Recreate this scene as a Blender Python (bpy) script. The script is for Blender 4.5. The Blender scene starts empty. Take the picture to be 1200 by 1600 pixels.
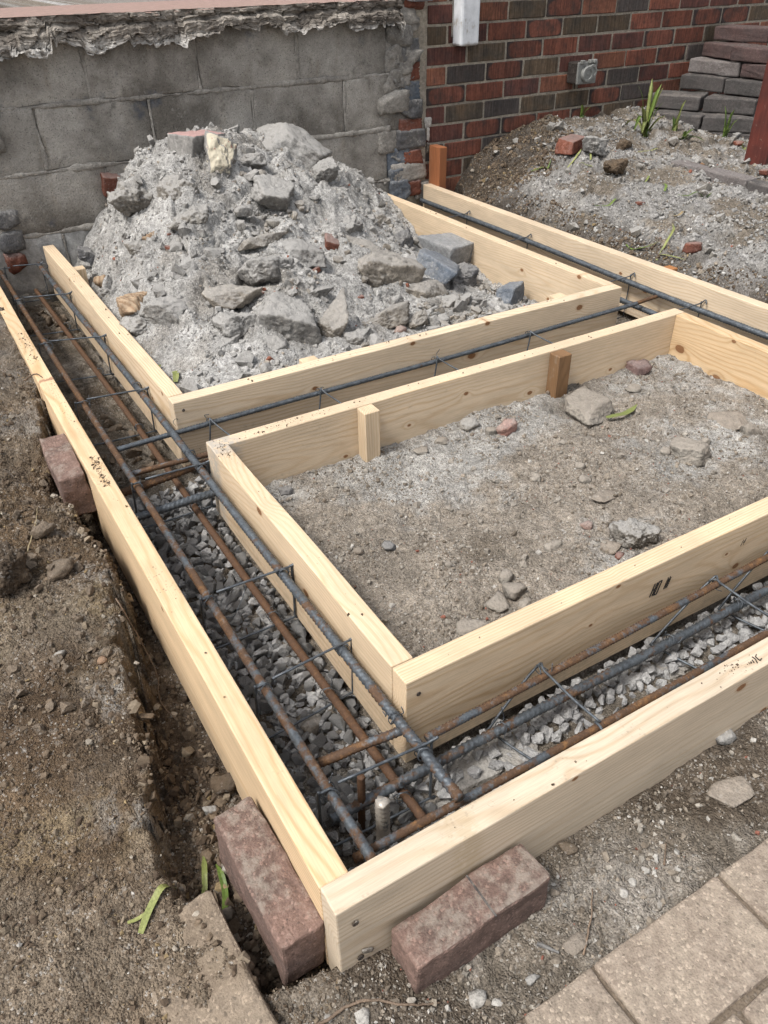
import bpy, bmesh, math, random
import numpy as np
from mathutils import Vector, Matrix, Euler

# ---------------------------------------------------------------- camera, sky, sun, exposure
scene = bpy.context.scene
COL = scene.collection
PITCH, YAW, ROLL = .6176, .5295, -.0174
CAM = Vector((-.4189, -.6627, .8598))
fw = Vector((math.sin(YAW) * math.cos(PITCH), math.cos(YAW) * math.cos(PITCH), -math.sin(PITCH)))
rt = Vector((math.cos(YAW), -math.sin(YAW), 0)); up = rt.cross(fw)
rt2 = rt * math.cos(ROLL) + up * math.sin(ROLL); up2 = -rt * math.sin(ROLL) + up * math.cos(ROLL)
cam_d = bpy.data.cameras.new('camera'); cam = bpy.data.objects.new('camera', cam_d); COL.objects.link(cam)
m = Matrix((rt2, up2, -fw)).transposed().to_4x4(); m.translation = CAM
cam.matrix_world = m
cam_d.sensor_fit = 'VERTICAL'; cam_d.sensor_height = 36; cam_d.sensor_width = 27
cam_d.lens = 1234.46 / 1600 * 36
cam_d.clip_start = .02; cam_d.clip_end = 400
scene.camera = cam

SUN_EL, SUN_AZ = math.radians(58), math.radians(262)      # azimuth clockwise from +Y
world = bpy.data.worlds.new('World'); scene.world = world; world.use_nodes = True
wn = world.node_tree; wn.nodes.clear()
sky = wn.nodes.new('ShaderNodeTexSky'); sky.sky_type = 'NISHITA'; sky.sun_disc = False
sky.sun_elevation = SUN_EL; sky.sun_rotation = SUN_AZ
sky.air_density = 1.0; sky.dust_density = 3.0; sky.ozone_density = 1.0
hs = wn.nodes.new('ShaderNodeHueSaturation'); hs.inputs['Saturation'].default_value = .22
bg = wn.nodes.new('ShaderNodeBackground'); bg.inputs['Strength'].default_value = .10
wo = wn.nodes.new('ShaderNodeOutputWorld')
wn.links.new(sky.outputs[0], hs.inputs['Color']); wn.links.new(hs.outputs[0], bg.inputs[0]); wn.links.new(bg.outputs[0], wo.inputs[0])
sd = bpy.data.lights.new('sun', 'SUN'); sd.energy = 1.5; sd.angle = math.radians(13); sd.color = (1, .95, .88)
so = bpy.data.objects.new('sun', sd); COL.objects.link(so)
sdir = Vector((math.sin(SUN_AZ) * math.cos(SUN_EL), math.cos(SUN_AZ) * math.cos(SUN_EL), math.sin(SUN_EL)))
so.rotation_euler = sdir.to_track_quat('Z', 'Y').to_euler(); so.location = sdir * 20
vs = scene.view_settings
vs.view_transform = 'Standard'; vs.look = 'None'; vs.exposure = 1.12; vs.gamma = 1; vs.use_curve_mapping = False
scene.cycles.max_bounces = 4; scene.cycles.diffuse_bounces = 2; scene.cycles.glossy_bounces = 2; scene.cycles.transmission_bounces = 0
scene.cycles.use_adaptive_sampling = True; scene.cycles.adaptive_threshold = .03; scene.cycles.caustics_reflective = False; scene.cycles.caustics_refractive = False
scene.cycles.use_denoising = True

# ---------------------------------------------------------------- heights of the ground
# --- HEIGHTS BEGIN
T = .038
XL, YF = -.2067, -.2075            # inner faces of the outer form boards
BX, BY = 1.4373, .8125             # near inner box spans 0..BX, 0..BY
AX, AY0, AY1 = 1.4387, 1.0237, 2.4600
XR = 1.6503                        # inner face of the right outer board
WY = 2.5                           # house wall plane
HB = .182                          # board height
_rs = np.random.RandomState(7)
_T2 = _rs.rand(256, 256)
_T3 = _rs.rand(48, 48, 48)

def vn(x, y, s=0):
    x = x + s * 17.31; y = y + s * 9.73
    xi = np.floor(x).astype(int); yi = np.floor(y).astype(int)
    fx = x - xi; fy = y - yi
    fx = fx * fx * (3 - 2 * fx); fy = fy * fy * (3 - 2 * fy)
    a = _T2[xi & 255, yi & 255]; b = _T2[(xi + 1) & 255, yi & 255]
    c = _T2[xi & 255, (yi + 1) & 255]; d = _T2[(xi + 1) & 255, (yi + 1) & 255]
    return ((a * (1 - fx) + b * fx) * (1 - fy) + (c * (1 - fx) + d * fx) * fy) * 2 - 1

def fbm(x, y, f, o=4, s=0, g=.5):
    r = 0 * x; a = 1.; t = 0.
    for i in range(o):
        # rotate every octave so that the lattice does not show
        c, sn = math.cos(.7 * i + .3), math.sin(.7 * i + .3)
        r = r + a * vn((x * c - y * sn) * f, (x * sn + y * c) * f, s + i); t += a
        a *= g; f *= 2.03
    return r / t

def lumps(x, y, f, s=0, o=3):
    """rounded clods with creases between them"""
    r = 0 * x; a = 1.; t = 0.
    for i in range(o):
        c, sn = math.cos(.9 * i + .5), math.sin(.9 * i + .5)
        r = r + a * (1 - 2 * np.abs(vn((x * c - y * sn) * f, (x * sn + y * c) * f, s + i))); t += a
        a *= .5; f *= 2.1
    return r / t

def vn3(p, s=0):
    p = p + s * 7.77
    i = np.floor(p).astype(int); f = p - i; f = f * f * (3 - 2 * f)
    r = 0
    for dx in (0, 1):
        for dy in (0, 1):
            for dz in (0, 1):
                w = (f[:, 0] if dx else 1 - f[:, 0]) * (f[:, 1] if dy else 1 - f[:, 1]) * (f[:, 2] if dz else 1 - f[:, 2])
                r = r + w * _T3[(i[:, 0] + dx) % 48, (i[:, 1] + dy) % 48, (i[:, 2] + dz) % 48]
    return r * 2 - 1

def plates(x, y, f, s=0):
    """broken pieces: every cell is a tilted flat facet; also the distance to the nearest crack"""
    x = x * f; y = y * f; xi = np.floor(x).astype(int); yi = np.floor(y).astype(int)
    d1 = np.full(x.shape, 9.); d2 = np.full(x.shape, 9.); v = np.zeros(x.shape)
    for a in (-1, 0, 1):
        for b in (-1, 0, 1):
            ci, cj = (xi + a + 31 * s) & 255, (yi + b + 57 * s) & 255
            dx = x - (xi + a + _T2[ci, cj]); dy = y - (yi + b + _T2[cj, ci]); d = np.sqrt(dx * dx + dy * dy)
            h = _T2[(ci + 91) & 255, cj] * 2 - 1 + (_T2[ci, (cj + 45) & 255] - .5) * 2.4 * dx + (_T2[(ci + 13) & 255, (cj + 77) & 255] - .5) * 2.4 * dy
            n = d < d1
            d2 = np.where(n, d1, np.minimum(d2, d)); v = np.where(n, h, v); d1 = np.where(n, d, d1)
    return v, d2 - d1

def sst(a, b, x):
    t = np.clip((x - a) / (b - a), 0, 1)
    return t * t * (3 - 2 * t)

class RBF:
    def __init__(self, pts):
        P = np.array(pts, float); self.c = P[:, :2]; n = len(P)
        D = np.linalg.norm(self.c[:, None] - self.c[None], axis=2)
        A = np.zeros((n + 1, n + 1)); A[:n, :n] = -D - np.eye(n) * .004; A[:n, n] = 1; A[n, :n] = 1
        self.w = np.linalg.solve(A, np.append(P[:, 2], 0))
    def __call__(self, x, y):
        r = np.full(np.shape(x), self.w[-1])
        for (a, b), w in zip(self.c, self.w):
            r = r - w * np.sqrt((x - a) ** 2 + (y - b) ** 2 + 4e-4)
        return r

OUT = RBF([(-.30, 2.4, .0), (-.30, 1.9, .0), (-.29, 1.5, -.02), (-.32, 1.2, -.045), (-.33, .95, -.09), (-.36, .8, -.045), (-.33, .55, -.055),
           (-.36, .3, -.07), (-.38, .1, -.09), (-.38, -.05, -.125), (-.45, .8, -.03), (-.5, .4, -.08), (-.55, .1, -.105),
           (-.5, -.15, -.125), (-.6, -.3, -.14), (-.3, -.29, -.15), (-.35, -.4, -.155), (-.9, 0, -.1), (-.9, .8, 0), (-.9, 1.6, .03), (-.6, 1.4, .0),
           (-.245, -.262, -.128), (-.28, -.25, -.14), (-.15, -.27, -.150), (0, -.27, -.150), (.15, -.27, -.145), (.3, -.27, -.150), (.5, -.27, -.135), (1, -.27, -.13), (1.6, -.27, -.12),
           (-.15, -.38, -.155), (.05, -.38, -.145), (.3, -.38, -.138), (.5, -.39, -.135), (1, -.4, -.13), (.1, -.6, -.16), (.6, -.6, -.16), (-.4, -.8, -.16),
           (1.70, 2.4, -.13), (1.70, 2.2, -.07), (1.70, 1.9, -.075), (1.7, 1.5, -.075), (1.7, 1.2, -.09), (1.7, .9, -.08), (1.72, .6, -.02), (1.75, .1, -.08),
           (1.78, 2.46, -.14), (1.87, 2.46, -.04), (1.95, 2.46, .09), (2.08, 2.46, .165), (2.4, 2.46, .19), (2.9, 2.46, .19),
           (1.79, 2.3, -.13), (1.92, 2.25, .02), (1.84, 1.95, .045), (1.83, 1.6, .035), (1.83, 1.2, .01), (1.83, .9, -.01), (2.1, 2.1, .10), (2.1, 1.6, .07), (2.1, 1.2, .05),
           (2.3, 1.6, .07), (2.38, 1.3, .05), (2.6, 1.7, .10), (2.8, 1.5, .09), (2.6, 2.2, .15), (3.0, 2.0, .12), (3.6, 1.5, .1), (3.6, 2.4, .12), (2.4, .6, .0), (3.5, .4, .0)])
HEAP = RBF([(.654, 2.2, .300), (.589, 1.95, .212), (.516, 1.70, .112), (.48, 1.48, .045), (.42, 1.28, -.03), (.40, 1.10, -.055),
            (.41, 2.3, .295), (.273, 2.2, .206), (.16, 2.2, .035), (.20, 2.35, .10), (.301, 1.95, .185), (.242, 1.75, .105), (.18, 1.53, .025),
            (.11, 1.32, -.04), (.07, 1.12, -.065), (.096, 1.9, -.02), (.05, 2.1, -.13), (.06, 2.42, -.16), (.045, 1.7, -.07), (1.054, 2.3, .175), (.948, 2.0, .132), (.87, 1.76, .045),
            (.79, 1.53, -.028), (.70, 1.28, -.07), (.70, 1.10, -.085), (1.2, 2.15, .02), (1.15, 1.85, -.04), (1.11, 1.6, -.085), (1.14, 1.4, -.11),
            (1.28, 2.4, .085), (.951, 2.38, .25), (.60, 2.42, .29), (1.38, 2.4, .01), (1.38, 2.2, -.08), (1.38, 1.85, -.11), (1.38, 1.5, -.145), (1.38, 1.2, -.15), (1.0, 1.1, -.11)])

def gapw(y):
    return np.interp(y, [-.3, -.236, -.212, -.05, .1, .25, .4, .53, .75, .95, 1.1, 1.4], [.0, .0, .085, .125, .12, .085, .055, .028, .055, .07, .035, .0])

def heap_z(x, y, fine=True):
    z = HEAP(x, y)
    if fine:
        k = sst(-.1, .05, z)
        z = z + .030 * k * fbm(x, y, 3.4, 2, 71)
        z = z + (.012 + .022 * k) * lumps(x, y, 5, 3, 2) + .007 * fbm(x, y, 20, 3, 5) + .0045 * lumps(x, y, 44, 9, 3) + .002 * fbm(x, y, 190, 2, 2)
        wx = x + .035 * fbm(x, y, 9, 3, 61); wy = y + .035 * fbm(x, y, 9, 3, 62)
        mk = sst(-.25, .15, fbm(x, y, 3.3, 3, 63))
        p1, c1 = plates(wx, wy * 1.25, 7.5, 1); p2, c2 = plates(wx * 1.2, wy, 17, 2)
        z = z + mk * ((.008 + .010 * k) * p1 - .011 * sst(.14, .0, c1)) + (.35 + .65 * mk) * (.005 * p2 - .005 * sst(.16, 0, c2))
        # soft ledges where slabs of mortar cake hold together
        st = fbm(x, y, 4.5, 2, 12)
        q = (z + .06 * st) / .055
        z = z + .40 * .055 * (.3 + .7 * k) * (np.floor(q) + sst(.55, 1, q - np.floor(q)) - q)
        for (rx, ry, rz_, rw, rh, mt_, pl_, lb_) in globals().get('ROCKS', ()):
            if pl_ == 'HEAP' and rw > .05:
                z = z + .20 * rh * np.exp(-((x - rx) ** 2 + (y - ry - .25 * rw) ** 2) / (.62 * rw) ** 2)
    return z

def ground_z(x, y):
    z = OUT(x, y)
    soil = .006 * lumps(x, y, 16, 1, 3) + .007 * fbm(x, y, 9, 3, 2) + .0045 * lumps(x, y, 42, 4, 3) + .0022 * fbm(x, y, 170, 2, 6)
    rough = 1 + .9 * sst(1.66, 1.8, x) + .8 * sst(.45, .9, y) * sst(-.2, -.3, x)
    rough = rough * (1 - .55 * sst(-.40, -.46, x) * sst(.35, .1, y))
    z = z + soil * rough
    mr = sst(1.70, 1.85, x)
    z = z + mr * (.022 * lumps(x, y, 4.5, 50, 3) + .010 * fbm(x, y, 14, 3, 52) - .006)
    pp, cc = plates(x + .02 * fbm(x, y, 15, 2, 53), y + .02 * fbm(x, y, 15, 2, 54), 8, 5); p3, c3 = plates(x, y, 34, 6)
    z = z + mr * (.010 * pp - .012 * sst(.15, 0, cc)) + (1 - mr) * (.0035 * p3 - .003 * sst(.2, 0, c3)) * sst(-.2, -.3, x) * (.4 + .6 * sst(-.1, .4, fbm(x, y, 7, 3, 55)))
    # eroded bank beside the left board: a narrow gap with a steep, crumbly side
    d = (XL - T) - x
    w = gapw(y) + .022 * fbm(x * .3, y, 11, 4, 8) + .010 * plates(x, y, 26, 9)[0] + .004 * fbm(x, y, 90, 2, 18)
    inleft = (d > -.02) & (y > -.3)
    zf = -.205 + .012 * lumps(x, y, 22, 14, 3) + .004 * lumps(x, y, 70, 15, 2)
    k = sst(-.010, .012, d - w) * (gapw(y) > .004) + (gapw(y) <= .004)
    z = np.where(inleft, zf + (z - zf) * k, z)
    # undercut edge along the right board: dark hollows
    dr = x - (XR + T)
    hol = sst(.13, .02, dr) * sst(-.02, .0, dr) * (.4 + .6 * sst(-.1, .4, fbm(x * 0 + 3, y, 3.1, 2, 21))) * (y > .3)
    z = z - .11 * hol * sst(0, .5, .5 + fbm(x, y, 13, 3, 22))
    # inside the forms
    inside = (x > XL - .02) & (x < XR + .018) & (y > YF - .019)
    zc = -.213 + .006 * fbm(x, y, 12, 3, 30) + .003 * lumps(x, y, 60, 31, 3)
    far = sst(.98, 1.06, y) * (x < 0)
    zc = zc + far * (.012 * plates(x * .6 + .02 * fbm(x, y, 20, 2, 35), y * 1.2, 13, 8)[0] - .018 * sst(.16, 0, plates(x * .6 + .02 * fbm(x, y, 20, 2, 35), y * 1.2, 13, 8)[1]) + .006 + .005 * lumps(x, y, 45, 34, 2))
    frontslab = sst(-.03, .0, x) * (y < 0)
    zc = zc + .008 * frontslab
    z = np.where(inside, zc, z)
    inB = (x > .019) & (x < BX - .019) & (y > .019) & (y < BY - .019)
    e = np.minimum(np.minimum(x - T, BX - T - x), np.minimum(y - T, BY - T - y))
    zb = -.138 + .010 * fbm(x, y, 3.2, 3, 40) + .009 * lumps(x, y, 11, 41, 2) * sst(-.3, .5, fbm(x, y, 3, 2, 49)) + .006 * fbm(x, y, 20, 3, 42) + .0036 * lumps(x, y, 55, 43, 3) + .003 * plates(x, y, 26, 12)[0] + .0012 * fbm(x, y, 190, 2, 44)
    zb = zb - .014 * np.exp(-(((x - .42) / .10) ** 2 + ((y - .46) / .05) ** 2)) - .03 * np.exp(-(((x - .06) / .05) ** 2 + ((y - .06) / .05) ** 2)) + .012 * sst(.09, .0, e)
    z = np.where(inB, zb, z)
    inA = (x > .019) & (x < AX - .019) & (y > AY0 + .019)
    z = np.where(inA, np.minimum(HEAP(x, y) - .05, -.13), z)
    # never climb over the form boards
    return z
# --- HEIGHTS END

# pieces of rubble: x, y, z, width, height, material, place, label
ROCKS = [
    (0.525, 2.167, 0.294, 0.152, 0.123, 'pink', 'HEAP', 'pink-topped masonry block on the peak of the rubble heap'),
    (0.555, 2.049, 0.256, 0.110, 0.157, 'cream', 'HEAP', 'chunk with a cream painted face at the top of the heap'),
    (0.966, 2.329, 0.229, 0.285, 0.125, 'conc', 'HEAP', 'long grey concrete slab sloping down the right of the peak'),
    (1.004, 2.171, 0.158, 0.105, 0.089, 'conc', 'HEAP', 'grey chunk at the lower end of the sloping slab'),
    (0.296, 2.501, 0.150, 0.086, 0.097, 'brickdark', 'HEAP', 'red brick piece with dark mortar standing at the left shoulder of the heap'),
    (0.692, 2.092, 0.253, 0.103, 0.069, 'conc', 'HEAP', 'rounded grey chunk just right of the cream painted chunk'),
    (0.770, 1.966, 0.178, 0.086, 0.072, 'dark', 'HEAP', 'dark stone under the sloping slab on the heap'),
    (0.264, 2.134, 0.170, 0.134, 0.120, 'clod', 'HEAP', 'round dusty clod at the upper left of the heap'),
    (0.374, 1.955, 0.209, 0.141, 0.109, 'clod', 'HEAP', 'big dusty clod in the middle of the upper heap'),
    (0.245, 1.868, 0.117, 0.059, 0.071, 'woody', 'HEAP', 'brown striped render piece at the left of the heap'),
    (0.290, 1.842, 0.142, 0.035, 0.028, 'brick', 'HEAP', 'red brick crumb above the brown striped piece on the heap'),
    (0.267, 1.785, 0.118, 0.032, 0.019, 'brick', 'HEAP', 'flat red brick crumb below the brown striped piece on the heap'),
    (0.526, 1.699, 0.110, 0.129, 0.047, 'beige', 'HEAP', 'flat beige mortar slab in the middle of the heap'),
    (0.653, 1.727, 0.096, 0.057, 0.029, 'beige', 'HEAP', 'small flat beige slab right of the larger flat slab on the heap'),
    (0.793, 1.708, 0.048, 0.072, 0.068, 'brick', 'HEAP', 'bright red brick piece at the right of the heap centre'),
    (0.895, 1.804, 0.056, 0.118, 0.094, 'conc', 'HEAP', 'grey chunk above the bright red brick piece'),
    (0.900, 1.564, -0.039, 0.191, 0.146, 'beige', 'HEAP', 'large rough beige slab at the right of the heap'),
    (1.000, 1.475, -0.079, 0.111, 0.071, 'beige', 'HEAP', 'beige chunk at the foot of the large rough slab'),
    (1.137, 1.625, -0.086, 0.137, 0.128, 'blue', 'HEAP', 'blue-grey stone leaning between the slab and the kerb stone'),
    (1.353, 1.820, -0.107, 0.197, 0.119, 'granite', 'HEAP', 'grey kerb stone with a bolt hole leaning on the right board of the far box'),
    (1.249, 1.602, -0.114, 0.106, 0.092, 'dark', 'HEAP', 'dark rounded stone in front of the kerb stone'),
    (0.477, 1.529, 0.059, 0.158, 0.105, 'conc', 'HEAP', 'grey chunk in the centre of the heap above the pointed slab'),
    (0.324, 1.464, 0.033, 0.152, 0.078, 'beige', 'HEAP', 'pointed beige slab sticking out of the heap front'),
    (0.285, 1.352, -0.008, 0.116, 0.101, 'conc', 'HEAP', 'grey chunk directly under the pointed slab'),
    (0.155, 1.529, 0.010, 0.161, 0.090, 'conc', 'HEAP', 'wide dusty slab with a dark underside at the heap left'),
    (0.104, 1.680, -0.019, 0.116, 0.091, 'woody', 'HEAP', 'brown layered chunk at the left board of the far box'),
    (0.083, 1.537, -0.027, 0.086, 0.079, 'conc', 'HEAP', 'grey chunk in front of the brown layered chunk'),
    (0.418, 1.463, 0.037, 0.030, 0.031, 'brick', 'HEAP', 'small red brick crumb at the right tip of the pointed slab'),
    (0.552, 1.271, -0.042, 0.091, 0.076, 'beige', 'HEAP', 'beige stone at the front of the heap beside a grey one'),
    (0.589, 1.203, -0.062, 0.086, 0.067, 'conc', 'HEAP', 'grey stone at the heap front nearest the middle trench'),
    (0.430, 1.319, -0.017, 0.181, 0.132, 'conc', 'HEAP', 'largest dusty boulder at the front of the heap'),
    (0.355, 1.245, -0.034, 0.076, 0.055, 'conc', 'HEAP', 'grey lump before the dusty boulder by the board'),
    (0.733, 1.302, -0.070, 0.100, 0.072, 'beige', 'HEAP', 'beige chunk low on the right of the heap front'),
    (1.320, 1.409, -0.140, 0.089, 0.089, 'blue', 'HEAP', 'blue-grey stone in the right corner of the far box'),
    (0.659, 1.583, 0.035, 0.030, 0.021, 'brick', 'HEAP', 'tiny red brick crumb in the middle of the right heap slope'),
    (0.746, 1.453, -0.036, 0.025, 0.025, 'brick', 'HEAP', 'tiny red brick crumb low at the foot of the large rough slab'),
    (0.772, 1.254, -0.080, 0.036, 0.032, 'pinkbit', 'HEAP', 'pinkish crumb at the front of the heap near the middle trench'),
    (0.556, 1.429, 0.007, 0.092, 0.068, 'conc', 'HEAP', 'grey ridge chunk right of the heap centre'),
    (1.028, 1.902, 0.042, 0.074, 0.064, 'conc', 'HEAP', 'grey chunk high on the right shoulder of the heap'),
    (1.157, 1.855, -0.042, 0.080, 0.085, 'dark', 'HEAP', 'dark stone high on the right slope above the kerb stone'),
    (1.122, 1.980, 0.019, 0.067, 0.057, 'beige', 'HEAP', 'beige chunk beside the right shoulder chunk of the heap'),
    (0.770, 1.991, 0.189, 0.034, 0.034, 'brick', 'HEAP', 'red crumb stuck to the dark stone under the sloping slab'),
    (0.839, 1.845, 0.096, 0.061, 0.038, 'pinkbit', 'HEAP', 'pinkish chip just above the bright red brick piece'),
    (0.941, 1.717, 0.002, 0.047, 0.037, 'conc', 'HEAP', 'small grey chunk directly above the large rough slab'),
    (0.370, 1.681, 0.110, 0.063, 0.038, 'conc', 'HEAP', 'flat grey chunk left of the flat beige slab on the heap'),
    (0.279, 1.544, 0.050, 0.052, 0.032, 'conc', 'HEAP', 'grey chip behind the tip of the pointed slab'),
    (0.754, 1.866, 0.134, 0.070, 0.047, 'conc', 'HEAP', 'grey chunk below the dark stone on the upper heap'),
    (0.865, 1.426, -0.064, 0.055, 0.042, 'conc', 'HEAP', 'grey chunk below the large rough slab'),
    (1.051, 1.406, -0.097, 0.066, 0.048, 'clod', 'HEAP', 'small dusty clod in front of the blue-grey stone on the heap'),
    (1.162, 1.395, -0.114, 0.058, 0.040, 'conc', 'HEAP', 'grey chunk between the dusty clod and the right corner of the far box'),
    (0.836, 1.305, -0.080, 0.049, 0.037, 'dark', 'HEAP', 'dark stone low on the heap front close to the board'),
    (0.940, 1.281, -0.094, 0.046, 0.033, 'conc', 'HEAP', 'grey chunk by the board at the right of the heap front'),
    (0.623, 1.787, 0.131, 0.054, 0.040, 'clod', 'HEAP', 'small clod above the flat beige slab'),
    (0.540, 1.845, 0.170, 0.063, 0.045, 'conc', 'HEAP', 'grey chunk under the big dusty clod of the upper heap'),
    (0.161, 1.760, 0.035, 0.064, 0.047, 'conc', 'HEAP', 'grey chunk above the wide dusty slab at the heap left'),
    (0.118, 2.306, -0.025, 0.087, 0.061, 'dark', 'HEAP', 'dark lump at the foot of the block wall left of the heap'),
    (0.104, 2.100, -0.053, 0.053, 0.048, 'woody', 'HEAP', 'small striped render piece at the far left of the heap'),
    (0.675, 0.182, -0.137, 0.094, 0.083, 'clod', 'B', 'large dusty clod near the front board in the near box'),
    (1.023, 0.355, -0.132, 0.090, 0.066, 'conc', 'B', 'largest grey stone at the right of the near box'),
    (0.978, 0.388, -0.128, 0.041, 0.029, 'conc', 'B', 'small grey stone left of the largest stone in the near box'),
    (1.221, 0.410, -0.122, 0.092, 0.039, 'soilplate', 'B', 'flat brown cake of soil at the far right of the near box'),
    (1.225, 0.352, -0.132, 0.042, 0.053, 'conc', 'B', 'upright grey stone right of the brown soil cake in the near box'),
    (0.956, 0.641, -0.126, 0.135, 0.059, 'conc', 'B', 'grey slab lying against the brown stake in the near box'),
    (0.723, 0.677, -0.131, 0.046, 0.046, 'pinkbit', 'B', 'pink masonry lump at the far board of the near box'),
    (0.691, 0.695, -0.134, 0.033, 0.029, 'conc', 'B', 'small grey stone left of the pink lump in the near box'),
    (0.653, 0.739, -0.124, 0.052, 0.029, 'clod', 'B', 'brown clod at the far board left of the pink lump'),
    (0.769, 0.454, -0.132, 0.028, 0.023, 'conc', 'B', 'grey pebble in the middle of the near box, the farther of two'),
    (0.742, 0.408, -0.138, 0.032, 0.018, 'conc', 'B', 'flat grey pebble in the middle of the near box, the nearer of two'),
    (0.733, 0.336, -0.134, 0.062, 0.029, 'soilplate', 'B', 'flat soil cake in the centre of the near box'),
    (0.647, 0.472, -0.136, 0.030, 0.024, 'conc', 'B', 'grey pebble left of the two middle pebbles'),
    (0.627, 0.276, -0.138, 0.028, 0.022, 'pinkbit', 'B', 'pinkish chip left of the large clod in the near box'),
    (0.368, 0.222, -0.131, 0.035, 0.035, 'conc', 'B', 'grey stone standing behind a beige one near the front board'),
    (0.360, 0.188, -0.136, 0.041, 0.037, 'beige', 'B', 'beige stone in the cluster near the front board'),
    (0.320, 0.179, -0.143, 0.046, 0.029, 'conc', 'B', 'low grey stone left of the beige one near the front board'),
    (0.233, 0.161, -0.143, 0.059, 0.028, 'conc', 'B', 'long grey stone nearest the front corner of the near box'),
    (0.360, 0.154, -0.140, 0.032, 0.020, 'conc', 'B', 'flat grey stone right of the beige one by the front board'),
    (0.620, 0.202, -0.144, 0.044, 0.027, 'soilplate', 'B', 'flat soil cake left of the large clod in the near box'),
    (0.616, 0.171, -0.142, 0.020, 0.012, 'brick', 'B', 'small red brick chip in front of the large clod'),
    (0.238, 0.443, -0.145, 0.032, 0.022, 'dark', 'B', 'dark stone near the left board of the near box'),
    (0.517, 0.261, -0.140, 0.032, 0.021, 'conc', 'B', 'grey pebble between the clod and the beige stone'),
    (1.252, 0.744, -0.126, 0.058, 0.047, 'purple', 'B', 'purple brick piece leaning in the far right corner of the near box'),
    (0.141, 0.734, -0.135, 0.035, 0.020, 'dark', 'B', 'dark stone in the far left corner of the near box'),
    (1.166, 0.676, -0.133, 0.056, 0.026, 'conc', 'B', 'grey stone before the purple brick piece'),
    (0.559, 0.721, -0.132, 0.035, 0.022, 'conc', 'B', 'grey stone at the far board right of the pale stake'),
    (0.498, 0.713, -0.140, 0.031, 0.022, 'conc', 'B', 'small grey stone beside the pale stake'),
    (1.091, 0.371, -0.129, 0.037, 0.024, 'beige', 'B', 'beige stone right of the largest stone in the near box'),
    (0.300, 0.318, -0.130, 0.018, 0.013, 'conc', 'B', 'tiny grey stone in the left half of the near box'),
    (0.171, 0.451, -0.133, 0.021, 0.013, 'soilplate', 'B', 'small soil cake by the left board of the near box'),
    (-0.451, 0.600, -0.042, 0.078, 0.096, 'soilrock', 'BANK', 'dark earth clod at the left edge of the picture'),
    (-0.359, 0.346, -0.069, 0.018, 0.014, 'orange', 'BANK', 'small orange stone on the left bank'),
    (-0.252, 0.107, -0.195, 0.053, 0.045, 'soilrock', 'GAP', 'brown earth clod at the end of the gap by the near left paver'),
    (-0.230, 0.072, -0.201, 0.015, 0.013, 'beige', 'GAP', 'small beige stone on the end of the near left paver gap'),
    (-0.302, -0.011, -0.198, 0.020, 0.026, 'beige', 'GAP', 'beige stone between the leaf and the near left paver'),
    (-0.366, 0.595, -0.054, 0.050, 0.028, 'clodb', 'BANK', 'brown clod right of the dark earth clod on the bank'),
    (-0.367, 0.701, -0.035, 0.048, 0.034, 'clodb', 'BANK', 'brown clod on the bank lip below the far left paver'),
    (-0.291, 1.016, -0.159, 0.048, 0.048, 'clodb', 'BANK', 'brown clod in the gap under the far left paver'),
    (-0.413, 0.399, -0.071, 0.021, 0.016, 'beige', 'BANK', 'small beige stone in the middle of the left bank'),
    (-0.290, 0.094, -0.204, 0.023, 0.015, 'conc', 'GAP', 'grey stone in the gap behind the near left paver'),
    (-0.118, -0.346, -0.158, 0.020, 0.018, 'light', 'FRONT', 'white stone below the front paver, the larger of two'),
    (-0.098, -0.361, -0.157, 0.013, 0.010, 'light', 'FRONT', 'white stone below the front paver, the smaller of two'),
    (-0.245, -0.298, -0.142, 0.019, 0.021, 'light', 'FRONT', 'pale stone at the bottom edge below the form corner'),
    (0.023, -0.360, -0.147, 0.037, 0.026, 'soilplate', 'FRONT', 'flat soil cake right of the front paver'),
    (0.421, -0.248, -0.137, 0.038, 0.029, 'conc', 'FRONT', 'grey stone against the front board at the right edge'),
    (0.363, -0.320, -0.141, 0.064, 0.021, 'soilplate', 'FRONT', 'wide flat soil cake at the right end of the front strip'),
    (0.149, -0.377, -0.148, 0.015, 0.008, 'beige', 'FRONT', 'beige stone near the tan pavement edge'),
    (-0.049, -0.362, -0.154, 0.018, 0.015, 'conc', 'FRONT', 'grey stone between the front paver and the pavement'),
    (0.100, -0.261, -0.145, 0.025, 0.017, 'clodb', 'FRONT', 'brown clod at the right end of the front paver'),
    (0.119, -0.344, -0.145, 0.013, 0.010, 'light', 'FRONT', 'pale pebble in the middle of the front strip'),
    (2.186, 2.127, 0.139, 0.132, 0.076, 'brick', 'R', 'red brick fragment lying on the ground by the brick wall'),
    (2.218, 2.022, 0.137, 0.087, 0.099, 'conc', 'R', 'grey stone right of the red brick fragment'),
    (2.160, 1.820, 0.097, 0.101, 0.083, 'soilrock', 'R', 'dark earth clod in front of the grey stone at right'),
    (2.427, 2.045, 0.129, 0.084, 0.058, 'soilrock', 'R', 'brown clod left of the tallest grass tuft'),
    (2.880, 1.806, 0.135, 0.041, 0.024, 'brick', 'R', 'red chip beside the trampled tuft at right'),
    (2.594, 1.731, 0.091, 0.051, 0.025, 'orange', 'R', 'orange chip lying beside the edging block'),
    (2.653, 1.475, 0.097, 0.050, 0.031, 'brick', 'R', 'red chip at the foot of the red-brown post'),
    (1.868, 1.136, 0.007, 0.049, 0.049, 'brick', 'R', 'red brick piece in the hollow by the right board'),
    (3.107, 1.991, 0.113, 0.065, 0.044, 'conc', 'R', 'grey stone in the grass left of the red-brown post'),
    (2.039, 1.549, 0.051, 0.033, 0.017, 'brick', 'R', 'tiny red chip in the middle of the grey ground at right'),
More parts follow.
